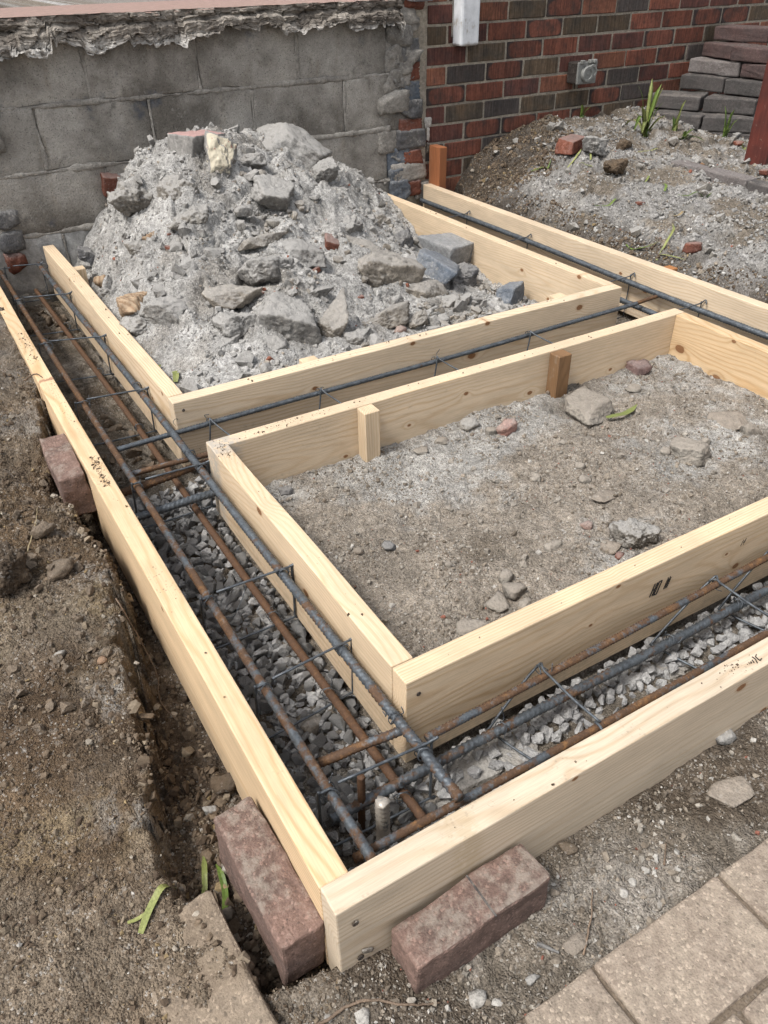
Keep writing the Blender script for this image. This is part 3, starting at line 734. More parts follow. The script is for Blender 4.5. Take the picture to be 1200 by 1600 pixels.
# ---------------------------------------------------------------- heap of crushed mortar in the far box
def heap_col(x, y, z):
    mid = fbm(x, y, 6, 4, 80); sm = fbm(x, y, 38, 3, 81)
    C = np.empty(x.shape + (3,)); C[:] = (.345, .337, .323)
    C += (np.array((.425, .417, .404)) - C) * sst(-.1, .45, sm + .4 * mid)[..., None]
    C += (np.array((.21, .192, .168)) - C) * (sst(.08, .5, mid) * .7)[..., None]
    return C
hx = np.arange(.040, 1.4006, .0045); hy = np.arange(1.064, 2.4955, .0048)
HX, HY = np.meshgrid(hx, hy); HZ = heap_z(HX, HY)
edge = np.minimum(np.minimum(HX - .040, 1.4 - HX), np.minimum(HY - 1.064, 9)); 
i = np.arange(len(hy) - 1)[:, None] * len(hx) + np.arange(len(hx) - 1)[None]
heap = obj('rubble_heap', fast_mesh('rubble_heap', np.stack([HX, HY, HZ], -1).reshape(-1, 3), np.stack([i, i + 1, i + len(hx) + 1, i + len(hx)], -1).reshape(-1, 4), True, heap_col(HX, HY, HZ).reshape(-1, 3)), M_HEAP)
tag(heap, 'tall heap of grey crushed mortar and dirt piled against the block wall', 'rubble heap')

# ---------------------------------------------------------------- loose grains and pebbles
RS = np.random.RandomState(11)
def rotm(n):
    q = RS.randn(n, 4); q /= np.linalg.norm(q, axis=1)[:, None]; a, b, c, d = q.T
    return np.stack([1 - 2 * (c * c + d * d), 2 * (b * c - a * d), 2 * (b * d + a * c), 2 * (b * c + a * d), 1 - 2 * (b * b + d * d), 2 * (c * d - a * b), 2 * (b * d - a * c), 2 * (c * d + a * b), 1 - 2 * (b * b + c * c)], -1).reshape(n, 3, 3)

def hull_variant(seed, npts=13, flat=.75):
    r = random.Random(seed); bm = bmesh.new()
    for _ in range(npts):
        v = Vector((r.gauss(0, 1), r.gauss(0, 1), r.gauss(0, 1))).normalized() * r.uniform(.85, 1.0)
        bm.verts.new((v.x * r.uniform(.85, 1), v.y * .85, v.z * flat))
    bmesh.ops.convex_hull(bm, input=bm.verts[:], use_existing_faces=False)
    for v in [v for v in bm.verts if not v.link_faces]: bm.verts.remove(v)
    bmesh.ops.triangulate(bm, faces=bm.faces[:]); bm.verts.index_update()
    V = np.array([v.co[:] for v in bm.verts]); F = np.array([[v.index for v in f.verts] for f in bm.faces]); bm.free()
    return V, F
OCT_V = np.array([(1, 0, 0), (-1, 0, 0), (0, 1, 0), (0, -1, 0), (0, 0, 1), (0, 0, -1)], float)
OCT_F = np.array([(0, 2, 4), (2, 1, 4), (1, 3, 4), (3, 0, 4), (2, 0, 5), (1, 2, 5), (3, 1, 5), (0, 3, 5)])
HULLS = [hull_variant(k, 12 + k % 5, .62 + .05 * (k % 6)) for k in range(20)]

def grains(x, y, z, s, col):
    """many small angular grains as arrays (V, F, C); s = radius"""
    n = len(x); P = np.stack([x, y, z], 1)
    V = OCT_V[None] * RS.uniform(.65, 1.25, (n, 6, 1)) + RS.uniform(-.25, .25, (n, 6, 3))
    V = V * (s[:, None, None] * RS.uniform(.7, 1.2, (n, 1, 3)))
    V = np.einsum('nij,nkj->nki', rotm(n), V) + P[:, None]
    F = OCT_F[None] + (np.arange(n) * 6)[:, None, None]
    return V.reshape(-1, 3), F.reshape(-1, 3), np.repeat(col, 6, axis=0)

def stones(x, y, z, s, col):
    Vs, Fs, Cs, o = [], [], [], 0; n = len(x); pick = RS.randint(0, len(HULLS), n)
    for k, (hv, hf) in enumerate(HULLS):
        ix = np.where(pick == k)[0]
        if not len(ix): continue
        V = hv[None] * (s[ix, None, None] * RS.uniform(.75, 1.2, (len(ix), 1, 3)))
        V = np.einsum('nij,nkj->nki', rotm(len(ix)), V) + np.stack([x[ix], y[ix], z[ix]], 1)[:, None]
        F = hf[None] + (np.arange(len(ix)) * len(hv))[:, None, None] + o
        Vs.append(V.reshape(-1, 3)); Fs.append(F.reshape(-1, 3)); Cs.append(np.repeat(col[ix], len(hv), axis=0)); o += len(ix) * len(hv)
    return np.vstack(Vs), np.vstack(Fs), np.vstack(Cs)

PAL = {'dust': [((.35, .342, .328), 6), ((.29, .282, .268), 4), ((.41, .40, .385), 2), ((.20, .192, .182), 1), ((.29, .255, .215), 1.5), ((.26, .11, .075), .1)],
       'grey': [((.31, .302, .29), 5), ((.24, .232, .22), 4), ((.44, .43, .41), 1.6), ((.15, .142, .134), 2.2), ((.25, .215, .175), 2), ((.28, .11, .075), .12)],
       'brown': [((.145, .110, .078), 6), ((.095, .070, .050), 5), ((.21, .17, .125), 2.2), ((.30, .265, .22), .6), ((.26, .195, .11), .6), ((.42, .40, .37), .07)],
       'mixed': [((.245, .21, .17), 4), ((.30, .275, .24), 4), ((.165, .138, .11), 3), ((.42, .40, .37), 1.0), ((.26, .11, .08), .15)]}
def palcol(n, key):
    cs = np.array([c for c, w in PAL[key]]); w = np.array([w for c, w in PAL[key]]); ix = RS.choice(len(cs), n, p=w / w.sum())
    return cs[ix] * RS.uniform(.8, 1.15, (n, 1))
def sizes(n, a, b, p=2.6): return np.minimum(a * RS.uniform(0, 1, n) ** (-1 / p), b)

def field(name, label, n, box, zf, a, b, pal, keep=None, big=0, p=2.6):
    x0, x1, y0, y1 = box
    x = RS.uniform(x0, x1, n * 2); y = RS.uniform(y0, y1, n * 2)
    dens = sst(-.55, .45, fbm(x, y, 11, 3, 90) + .5 * fbm(x, y, 40, 2, 91)) * .85 + .15
    m = RS.uniform(0, 1, n * 2) < dens
    if keep is not None: m &= keep(x, y)
    x, y = x[m][:n], y[m][:n]; s = sizes(len(x), a, b, p); z = zf(x, y) + s * .25
    parts = [grains(x[s < .0045], y[s < .0045], z[s < .0045], s[s < .0045], palcol((s < .0045).sum(), pal))]
    if (s >= .0045).any(): parts.append(stones(x[s >= .0045], y[s >= .0045], z[s >= .0045], s[s >= .0045], palcol((s >= .0045).sum(), pal)))
    o = 0; Vs, Fs, Cs = [], [], []
    for V, F, C in parts:
        Vs.append(V); Fs.append(F + o); Cs.append(C); o += len(V)
    ob = obj(name, fast_mesh(name, np.vstack(Vs), np.vstack(Fs), False, np.vstack(Cs)), M_GRAIN)
    return tag(ob, label, 'pebbles', kind='stuff')

gz = lambda x, y: ground_z(x, y)
field('box_pebbles', 'small grey and tan pebbles strewn on the dirt inside the near box', 24000, (.045, 1.395, .045, .77), gz, .0012, .008, 'mixed', p=2.6)
field('heap_pebbles', 'crumbs of mortar and pebbles lying all over the heap', 15000, (.05, 1.39, 1.07, 2.47), heap_z, .0018, .014, 'dust', p=2.3)
field('mound_pebbles', 'pale crumbs and pebbles on the grey ground right of the forms', 15000, (1.70, 3.1, .75, 2.47), gz, .0026, .013, 'grey', keep=lambda x, y: (((x - 1.98) / .36) ** 2 + ((y - 2.45) / .36) ** 2 > 1) & (x > XR + T + .03 + .12 * RS.rand(len(x))))
field('wall_crumbs', 'dark brown crumbs of earth piled against the brick wall', 5000, (1.70, 2.4, 2.0, 2.49), gz, .003, .014, 'brown', keep=lambda x, y: ((x - 1.98) / .40) ** 2 + ((y - 2.45) / .40) ** 2 < 1)
field('hollow_crumbs', 'brown crumbs in the hollow along the right board', 3500, (1.69, 1.85, .7, 2.3), gz, .0025, .012, 'brown')
field('front_pebbles', 'pebbles and crumbs in the dug strip before the front board', 6000, (-.34, .95, -.42, -.25), gz, .0012, .008, 'mixed', p=2.4, keep=lambda x, y: ~((x < -.24) & (y > -.24)))
field('bank_pebbles', 'brown crumbs and small stones on the soil bank left of the forms', 30000, (-.66, -.25, -.48, 1.5), gz, .0011, .0085, 'brown', p=2.6)
field('gap_clods', 'crumbled earth fallen into the gap beside the left board', 2600, (-.38, -.25, -.2, 1.15), gz, .0035, .014, 'brown', keep=lambda x, y: ((XL - T - x) < gapw(y) + .01), p=2.2)

# ---------------------------------------------------------------- gravel in the trenches
def gravel_points(box, n, rmin, dens=None):
    x0, x1, y0, y1 = box; out = []
    cell = {}
    for _ in range(n * 14):
        p = (RS.uniform(x0, x1), RS.uniform(y0, y1))
        if dens is not None and RS.rand() > dens(*p): continue
        k = (int(p[0] / rmin), int(p[1] / rmin)); ok = True
        for a in (-1, 0, 1):
            for b in (-1, 0, 1):
                for q in cell.get((k[0] + a, k[1] + b), ()):
                    if (q[0] - p[0]) ** 2 + (q[1] - p[1]) ** 2 < rmin * rmin: ok = False; break
        if ok:
            cell.setdefault(k, []).append(p); out.append(p)
            if len(out) >= n: break
    return np.array(out)
dl = lambda x, y: float(np.clip((.99 - y) * 8, 0, 1) * np.clip((y + .02) * 14 + .10, .04, 1) * (1 if x > -.195 or y > 0 else .6))
dfr = lambda x, y: float((np.clip((y + .075) * 40, .04, 1) if x < .62 else np.clip((y + .16) * 14, .10, 1)) * np.clip((x - .12) * 4 + .3, .12, 1))
layers = []
for lay in range(3):
    a = gravel_points((XL + .006, -.004, -.19, .99), 900, .0190, dl)
    b = gravel_points((.0, 1.63, -.195, -.008), 900, .0195, dfr)
    c = gravel_points((.0, 1.63, .83, 1.01), 260, .022)
    q = np.vstack([a, b, c]); layers.append(np.column_stack([q, np.full(len(q), lay)]))
G = np.vstack(layers)
gs = np.clip(RS.lognormal(math.log(.0138), .26, len(G)), .007, .021)
gzv = ground_z(G[:, 0], G[:, 1]) - .004 + G[:, 2] * .0085 + RS.uniform(-.002, .003, len(G))
gcol = np.array((1., 1, 1)) * np.ones((len(G), 1))
score = (G[:, 2] == 2) * (G[:, 0] < 0) * (G[:, 1] < .9) * (G[:, 1] > -.1) * gs
top = np.argsort(-score)[:300]; top = top[score[top] > 0]
rest = np.setdiff1d(np.arange(len(G)), top)
V, F, C = stones(G[rest, 0], G[rest, 1], gzv[rest], gs[rest], gcol[rest])
gravel = obj('gravel_bed', fast_mesh('gravel_bed', V, F, False), M_GRAVEL)
tag(gravel, 'bed of crushed blue-grey gravel under the steel in the trenches', 'gravel', kind='stuff')
HM = []
for k, (hv, hf) in enumerate(HULLS): HM.append(fast_mesh('stone', hv, hf, False)); HM[-1].materials.append(M_GRAVEL)
for j in top:
    o = bpy.data.objects.new('stone', HM[RS.randint(len(HM))]); link(o, gravel)
    o.location = (G[j, 0], G[j, 1], gzv[j]); o.rotation_euler = RS.uniform(0, 6.28, 3); s = gs[j]
    o.scale = s * RS.uniform(.8, 1.2, 3)

# ---------------------------------------------------------------- house: concrete block wall with broken slab edge
def block_material():
    M = Mat('old_concrete_block'); M.shift = (1, 1, 1); r = M.rnd()
    n1 = M.noise(3.1, 6, .65); n2 = M.noise(26, 5, .7); n3 = M.noise(230, 3, .65); v = M.vor(140); v2 = M.vor(330)
    ns = M.noise(1, 5, .65, (14, 14, 2.6)); 
    c = M.mix((.345, .325, .295), (.135, .123, .108), (n1 + (n2 - .5) * .35).ss(.36, .62))
    c = M.mix(c, (.20, .165, .12), ns.ss(.56, .70) * .6)
    c = M.mix(c, (.075, .085, .105), M.noise(5, 4, .6, off=(9, 2, 4)).ss(.60, .68) * .75)
    c = M.scale(c, n2.ss(.25, .75, .75, 1.25) * n3.ss(.2, .8, .8, 1.2) * (r * .2 + .9))
    c = M.mix(c, (.36, .345, .32), (ns + n2 * .6).ss(.86, 1.06) * .6); c = M.mix(c, (.055, .05, .045), M.noise(9, 5, .7, off=(1, 6, 3)).ss(.60, .74) * .6)
    c = M.mix(c, (.30, .285, .26), v[0].ss(.95, .99) * n1.ss(.45, .6) * .5); c = M.mix(c, (.04, .037, .034), v2[1].ss(.92, .98) * .5)
    return M.done(c, .95, n2 * .8 + n3 * .4 - M.vor(140, 'Distance') * .3, .005, .9, spec=.15)
M_BLOCK = block_material()
M_MORT = stone_material('smeared_mortar', (.34, .32, .29), (.22, .205, .185), dust=.1)
def render_material():
    M = Mat('grey_wash'); M.shift = (1, 1, 1); n1 = M.noise(4, 5, .65); n2 = M.noise(36, 5, .7); n3 = M.noise(230, 3)
    c = M.mix((.27, .265, .255), (.40, .395, .385), n1.ss(.4, .6)); c = M.scale(c, n2.ss(.25, .75, .7, 1.2) * n3.ss(.2, .8, .85, 1.15))
    return M.done(c, .95, n2 + n3 * .3, .005, .9, spec=.15)

M_WASH = render_material()
fwall = empty('block_wall', (.6, WY, -.2), 'old grey concrete block wall with smeared mortar behind the rubble heap', 'wall')
def fw_obj(name, me, mat, loc, rot=None):
    return obj(name, me, mat, fwall, (loc[0] - .6, loc[1] - WY, loc[2] + .2), rot)
fw_obj('wall_core', box_mesh('wall_core', 2.9, .19, 1.30, .004), M_MORT, (.17, WY + .1052, .02))
R4 = random.Random(4)
rows = [(-.375, .08), (-.17, .28), (.035, .08), (.24, .28), (.445, .08)]
rows = [(-.375, .08), (-.17, .28 - .2), (.035, .28), (.24, .08), (.445, .28)]
bi = 0
for z0, xo in rows:
    k = -4
    while True:
        xa = xo + .4 * k + .005; xb = xo + .4 * (k + 1) - .005; k += 1
        if xb < -1.0: continue
        xa = max(xa, -1.1)
        if xa > 1.46: break
        xb = min(xb, 1.50 + R4.uniform(-.03, .02))
        if xb - xa < .05: continue
        me = box_mesh('block', xb - xa + .006, .1, .2015, .007, 2, 6, .0045, bi, True)
        fw_obj('block', me, M_WASH if (z0 == -.17 and xa < .3) or (z0 == .035 and -.2 < xa < .25 and False) else M_BLOCK, ((xa + xb) / 2, WY + .05 + R4.uniform(-.003, .003), z0 + .1025)); bi += 1
# smeared joints, a little proud of the blocks here and there
for j, (z0, xo) in enumerate(rows[1:]):
    xs = np.arange(-1.05, 1.5, .006); n = fbm(xs, xs * 0 + j, 9, 4, 100 + j); n2 = fbm(xs, xs * 0 + j, 40, 3, 110 + j)
    P = np.stack([xs, WY + .0005 + 0 * xs, z0 + .0025 * n], 1); V, F = tube_arrays(P, np.maximum(.001, .0075 + .011 * n + .005 * n2), 10)
    V[:, 1] = WY + .0005 + (V[:, 1] - WY - .0005) * .5
    fw_obj('mortar_joint', fast_mesh('mortar_joint', V - np.array((0, WY, 0)), tri(F), True), M_MORT, (0, WY, 0))
    k = -3
    while xo + .4 * k < 1.45:
        xj = xo + .4 * k; k += 1
        if xj < -1: continue
        zs = np.arange(z0 + .004, z0 + .2, .006); n = fbm(zs, zs * 0 + xj, 12, 4, 130 + j)
        V, F = tube_arrays(np.stack([xj + .003 * n, WY + .0005 + 0 * zs, zs], 1), np.maximum(.001, .006 + .011 * n), 10); V[:, 1] = WY + .0005 + (V[:, 1] - WY - .0005) * .5
        fw_obj('mortar_joint', fast_mesh('mortar_joint', V - np.array((0, WY, 0)), tri(F), True), M_MORT, (0, WY, 0))

# broken slab edge with white efflorescence along its underside
def ledge_material():
    M = Mat('broken_slab_edge'); x, y, z = M.xyz(); n1 = M.noise(6, 5, .65); n2 = M.noise(34, 5, .7); n3 = M.noise(220, 3); v = M.vor(60)
    c = M.mix((.28, .255, .225), (.15, .132, .115), n1.ss(.38, .62)); c = M.scale(c, n2.ss(.25, .75, .6, 1.3) * n3.ss(.2, .8, .8, 1.2))
    c = M.mix(c, (.23, .10, .085), M.noise(7, 3, .6, off=(4, 4, 1)).ss(.66, .72) * .6)
    lo = (z + (n2 - .5) * .05 + (n1 - .5) * .05).ss(.645, .605)
    c = M.mix(c, (.52, .51, .49), lo * n2.ss(.36, .55) * .85)
    nz = M.normal()[2]
    pink = M.mix((.33, .225, .195), (.25, .18, .155), n2.ss(.35, .65))
    c = M.mix(c, pink, nz.ss(.75, .9) * (z + (n2 - .5) * .02).ss(.688, .698))
    return M.done(c, .93, n2 + n3 * .3, .006, .9, spec=.15)
xs = np.arange(-1.1, 1.545, .0065); L = []
zb = .602 + .018 * fbm(xs, 0 * xs, 5, 3, 150) + .017 * plates(xs + .02 * fbm(xs, 0 * xs, 20, 2, 158), 0 * xs + .3, 11, 21)[0] + .007 * plates(xs, 0 * xs + .7, 33, 22)[0] + .02 * sst(.5, .9, xs) - .015 * sst(1.2, 1.4, xs)
ov = .026 + .016 * fbm(xs, 0 * xs, 7, 3, 152)
prof = 52
for q in range(prof):
    t = q / (prof - 1)
    if t < .3:                      # top, from the back to the lip
        yq = 3.1 + (WY - ov - 3.1) * (1 - (1 - t / .3) ** 2); zq = .705 + 0 * xs
    elif t < .85:                   # ragged face
        u = (t - .3) / .55; zq = .705 + (zb - .705) * u; yq = WY - ov - .012 * u + .010 * lumps(xs, 0 * xs + u * .35, 9, 153, 4) * math.sin(math.pi * min(1, u * 1.2 + .1)) - .012 * (u > .45) * sst(-.1, .1, fbm(xs, xs * 0 + u * .3, 5, 2, 157)) + .012 * np.exp(-((u - .33) / .07) ** 2)
    else:                           # underside, back to the blocks
        u = (t - .85) / .15; yq = WY - ov - .012 + (ov + .03) * u; zq = zb + .006 * np.sin(u * 3) + .012 * u
    if t >= .3:
        pz = xs * 0 + zq; a1, c1 = plates(xs + .015 * fbm(xs, pz, 25, 2, 159), pz * 1.7, 13, 23); a2, c2 = plates(xs, pz * 1.3, 34, 24)
        yq = yq - (.008 * a1 - .009 * sst(.08, 0, c1) + .003 * a2 - .003 * sst(.12, 0, c2)) * (1 if t < .85 else .4)
    yq = yq + .004 * fbm(xs, 0 * xs + t * 7, 30, 3, 154) * (t > .27); zq = zq + .0025 * fbm(xs, 0 * xs + t * 7, 26, 3, 155) * (t > .2)
    L.append(np.stack([xs, yq, zq], 1))
V = np.array(L); nq, nxs = V.shape[:2]
i = np.arange(nq - 1)[:, None] * nxs + np.arange(nxs - 1)[None]
V = V.reshape(-1, 3) - np.array((0, WY, 0))
fw_obj('slab_edge', fast_mesh('slab_edge', V, np.stack([i, i + nxs, i + nxs + 1, i + 1], -1).reshape(-1, 4), False), ledge_material(), (0, WY, 0))

# ---------------------------------------------------------------- rock shapes
_ico = {}
def ico(sub):
    if sub not in _ico:
        bm = bmesh.new(); bmesh.ops.create_icosphere(bm, subdivisions=sub, radius=1); bm.verts.index_update()
        _ico[sub] = (np.array([v.co.normalized()[:] for v in bm.verts]), np.array([[v.index for v in f.verts] for f in bm.faces])); bm.free()
    return _ico[sub]

def rock_mesh(name, dims, seed, cuts=5, rough=.05, sub=4, boxy=.75, tilt=.12, soft=0.):
    r = np.random.RandomState(seed); D, F = ico(sub)
    N = []; H = []
    for ax in range(3):
        for s in (-1, 1):
            n = np.zeros(3); n[ax] = s; n += r.randn(3) * tilt; n /= np.linalg.norm(n); N.append(n); H.append(r.uniform(boxy, 1))
    for _ in range(cuts):
        n = r.randn(3); n /= np.linalg.norm(n); N.append(n); H.append(r.uniform(.82, 1.2))
    N = np.array(N); H = np.array(H); dn = D @ N.T
    rad = np.where(dn > 1e-3, H / np.maximum(dn, 1e-3), 9)
    if soft: rr = (np.sum(np.minimum(rad, 9.) ** -(1 / soft), axis=1)) ** -soft
    else: rr = rad.min(1)
    V = D * rr[:, None] * np.array(dims) / 2
    md = min(dims); fq = 1.0 / max(dims)
    for k, (a, m_) in enumerate(((2.5, .8), (6, .65), (14, .5), (30, .34), (64, .2))):
        V = V + D * (vn3(V * fq * a * 1.3 + 40, seed % 17 + k) * rough * md * m_)[:, None]
        V = V + np.stack([vn3(V * fq * a * 1.5 + 30, seed % 13 + k + 3 * j) for j in range(3)], 1) * rough * md * m_ * .35
    return fast_mesh(name, V, F, True)

# ---------------------------------------------------------------- house: brick wall
def brick_material(name, base, alt, dark=0., edge=0.):
    M = Mat(name); x, y, z = M.xyz(); r = M.rnd()
    sc = M.noise(1, 3, .6, (150, 150, 9)); n1 = M.noise(12, 4, .6); n2 = M.noise(90, 4, .6); sp = M.noise(1, 4, .7, (60, 60, 22))
    c = M.mix(base, alt, n1.ss(.35, .65)); c = M.scale(c, sc.ss(.25, .75, .62, 1.3) * n2.ss(.25, .75, .8, 1.2) * (r * .4 + .78))
    if edge:
        e = ((x.abs() / .1).pw(4) + (z.abs() / .033).pw(3) * .6 + (n1 - .5) * 1.1)
        c = M.mix(c, (.032, .030, .030), e.ss(.45, .85) * edge)
    c = M.mix(c, (.045, .036, .032), (sp + (n1 - .5) * .8).ss(.55, .72) * .6)
    c = M.mix(c, (.32, .29, .25), (n2 + sc * .5).ss(.98, 1.1) * .35)
    return M.done(c, .85, sc * 1.2 + n2 * .4, .0028, .9, spec=.25)
BM = [brick_material('red_brick', (0.191, 0.070, 0.046), (0.134, 0.054, 0.039)), brick_material('dark_red_brick', (0.124, 0.051, 0.040), (0.084, 0.043, 0.038)),
      brick_material('flashed_brick', (0.175, 0.067, 0.046), (0.122, 0.052, 0.039), edge=.9), brick_material('brown_brick', (0.105, 0.074, 0.049), (0.072, 0.060, 0.047)),
      brick_material('black_brick', (.062, .055, .052), (.082, .066, .06)), brick_material('orange_red_brick', (0.211, 0.089, 0.055), (0.153, 0.067, 0.046))]
BW = [4, 3, 3, 1.6, 1.7, 2]
bwall = empty('brick_wall', (2.6, WY, -.2), 'red and dark brick house wall with pale mortar joints', 'wall')
def bw_obj(name, me, mat, loc, rot=None): return obj(name, me, mat, bwall, (loc[0] - 2.6, loc[1] - WY, loc[2] + .2), rot)
bw_obj('mortar', box_mesh('mortar', 3.0, .16, 1.3, .003), stone_material('brick_mortar', (.36, .32, .26), (.26, .23, .19), dust=0., speck=.25), (1.585 + 1.5, WY + .0842, .33))
shapes = {}
for mi in range(6):
    for sv in range(3):
        me = box_mesh('brick', .1995, .09, .0655, .003, 1, 2, .0011, mi * 3 + sv, False); me.materials.append(BM[mi]); shapes[mi, sv] = me
half = {}
for mi in range(6):
    me = box_mesh('brick', .0955, .09, .0655, .003, 1, 2, .0011, 40 + mi, False); me.materials.append(BM[mi]); half[mi] = me
R5 = random.Random(21)
for k in range(-8, 7):
    zc = .3815 + .075 * k + .0375
    x0 = 1.99 - .21 * 2 if k % 2 == 0 else 1.99 - .105 - .21
    first = True
    j = 0
    while True:
        xa = x0 + .21 * j; j += 1
        if xa > 4.4: break
        mi = R5.choices(range(6), BW)[0]; yy = WY + .045 + R5.uniform(-.0022, .0022)
        if xa < 1.60:
            if xa + .105 > 1.58: bw_obj('brick', half[mi], None, (xa + .105 + .0525, yy, zc), (0, R5.uniform(-.01, .01), 0))
            continue
        bw_obj('brick', shapes[mi, R5.randrange(3)], None, (xa + .105, yy, zc), (R5.uniform(-.004, .004), R5.uniform(-.004, .004), R5.uniform(-.006, .006)))

# ragged toothing between block wall and brick wall
BR = [M_CONC, M_DARK, M_REDBIT, M_MORT, M_BLUE, M_BLOCK]
rag = [(1.525, .735, .11, .07, 3), (1.60, .70, .09, .07, 2), (1.545, .655, .12, .075, 3), (1.59, .60, .085, .07, 3), (1.535, .58, .09, .07, 0), (1.595, .525, .07, .07, 1), (1.53, .50, .10, .085, 3), (1.60, .452, .08, .068, 2), (1.53, .42, .11, .07, 3), (1.60, .375, .085, .07, 4), (1.51, .345, .12, .075, 3),
       (1.60, .305, .10, .066, 1), (1.51, .27, .13, .075, 5), (1.595, .245, .10, .05, 2), (1.60, .19, .12, .070, 1), (1.515, .19, .13, .08, 3), (1.61, .125, .08, .065, 2), (1.535, .115, .10, .08, 4), (1.59, .06, .15, .068, 3), (1.515, .045, .06, .06, 4),
       (1.60, -.02, .08, .075, 2), (1.54, -.025, .085, .10, 4), (1.66, -.03, .07, .06, 3), (1.58, -.10, .20, .08, 3), (1.50, -.10, .10, .09, 5), (1.56, -.18, .22, .09, 5)]
for j, (x, z, w, h, mt) in enumerate(rag):
    fw_obj('broken_brick', rock_mesh('broken_brick', (w * 1.22, .12, h * 1.16), 300 + j, 2, .045, 4, .95, .05), BR[mt], (x, WY + .045 + R4.uniform(-.008, .012), z))
for j, z in enumerate(np.arange(-.2, .76, .055)):
    fw_obj('mortar_lump', rock_mesh('mortar_lump', (R4.uniform(.05, .11), .09, R4.uniform(.05, .1)), 400 + j, 6, .16, 4, .7, .3), R4.choice([M_MORT, M_MORT, M_BLOCK, M_CONC]), (R4.uniform(1.49, 1.58), WY + .045, z))
for j, (x, z, w, h, mt) in enumerate([(-.07, .47, .08, .10, 5), (-.07, .37, .07, .11, 3), (-.10, .10, .09, .07, 1), (-.10, .03, .10, .08, 1), (-.10, -.05, .08, .08, 2)]):
    fw_obj('broken_brick', rock_mesh('broken_brick', (w, .11, h), 340 + j, 3, .07, 3, .88, .06), BR[mt], (x, WY + .035, z))

# ---------------------------------------------------------------- fittings on the wall
def white_material():
    M = Mat('weathered_white_paint'); x, y, z = M.xyz(); n1 = M.noise(14, 5, .65); n2 = M.noise(1, 4, .6, (120, 120, 12))
    c = M.mix((.66, .68, .71), (.52, .54, .57), n1.ss(.4, .65)); c = M.mix(c, (.30, .26, .22), (n1 + n2 * .5).ss(.86, .93) * .7)
    c = M.mix(c, (.26, .22, .18), (z * -1. + (n1 - .5) * .05).ss(.385, .402) * .75)
    return M.done(c, .6, n1 + n2 * .3, .002, .5)
wp = empty('white_post', (1.848, WY - .035, .53), 'weathered white painted post end hanging before the brick wall', 'post')
obj('post_shaft', box_mesh('post_shaft', .092, .066, .8, .009, 2, 3, .0012, 5), white_material(), wp, (0, 0, .4))
obj('back_strip', box_mesh('back_strip', .105, .012, .78, .003), M_MORT, wp, (.004, .038, .42))
vh = empty('vent_hood', (1.615, WY, .69), 'edge of a white metal vent hood at the top of the wall', 'vent')
obj('hood', box_mesh('hood', .10, .07, .12, .018, 3), white_material(), vh, (0, -.03, .065))
obj('flap', box_mesh('flap', .085, .004, .05, .001), M_DARK, vh, (0, -.068, .03))

def metal_grey():
    M = Mat('painted_grey_metal'); n = M.noise(60, 4, .6); n2 = M.noise(12, 3)
    return M.done(M.mix((.23, .235, .225), (.15, .15, .14), n.ss(.35, .7) * n2.ss(.3, .6)), .55, n, .0012, .5, metal=.15)
M_MGREY = metal_grey()
ob_ = empty('outlet_box', (2.52, WY, .385), 'grey weatherproof outdoor outlet box on the brick wall', 'outlet box')
obj('back_box', box_mesh('back_box', .115, .062, .088, .006, 2), stone_material('brown_box', (.060, .050, .045), (.045, .038, .034), dust=0., speck=.05), ob_, (0, -.031, 0))
obj('cover_plate', box_mesh('cover_plate', .118, .010, .092, .004, 2), M_MGREY, ob_, (.002, -.067, 0))
def disc_mesh(name, r, d, seg=28, rim=.2):
    a = np.arange(seg) / seg * 6.2832; pr = [(0, 0), (r * (1 - rim), 0), (r, -d * .3), (r, -d)]
    pr = [(r, 0), (r, -d * .75), (r * .9, -d), (r * .62, -d), (r * .58, -d * .8), (r * .2, -d * .8), (.0005, -d * .95)]
    V = np.array([[(q * math.cos(t), yy, q * math.sin(t)) for t in a] for q, yy in pr]); n = len(pr)
    i = np.arange(n - 1)[:, None] * seg; j = np.arange(seg)[None]; j2 = (j + 1) % seg
    return fast_mesh(name, V.reshape(-1, 3), np.stack([i + j, i + j2, i + seg + j2, i + seg + j], -1).reshape(-1, 4), False)
lid = obj('lid', disc_mesh('lid', .034, .018), M_MGREY, ob_, (-.004, -.071, -.004))
obj('lid', disc_mesh('lid', .031, .015), M_MGREY, ob_, (.022, -.071, .004))
for hx_ in (-.035, .012, .038): obj('hinge_lug', box_mesh('hinge_lug', .020, .018, .016, .003), M_MGREY, ob_, (hx_, -.074, .046))
obj('screw', disc_mesh('screw', .004, .003, 10), M_DARK, ob_, (-.05, -.072, -.038))
obj('stain_drip', rock_mesh('stain_drip', (.02, .006, .03), 5, 2, .05, 2), M_BEIGE, ob_, (.01, -.003, -.058))
mort = obj('mortar_smear', rock_mesh('mortar_smear', (.035, .008, .05), 8, 3, .16, 3), M_LIGHT, None, (1.685, WY - .001, .245))
tag(mort, 'pale mortar splash dripped down the brick wall by the toothed corner', 'mortar splash')
for j, (dz, w, h) in enumerate([(-.045, .016, .06), (-.10, .012, .05)]):
    obj('drip', rock_mesh('drip', (w, .007, h), 20 + j, 3, .12, 3), M_LIGHT if j == 0 else M_BEIGE, mort, (.004, 0, dz))

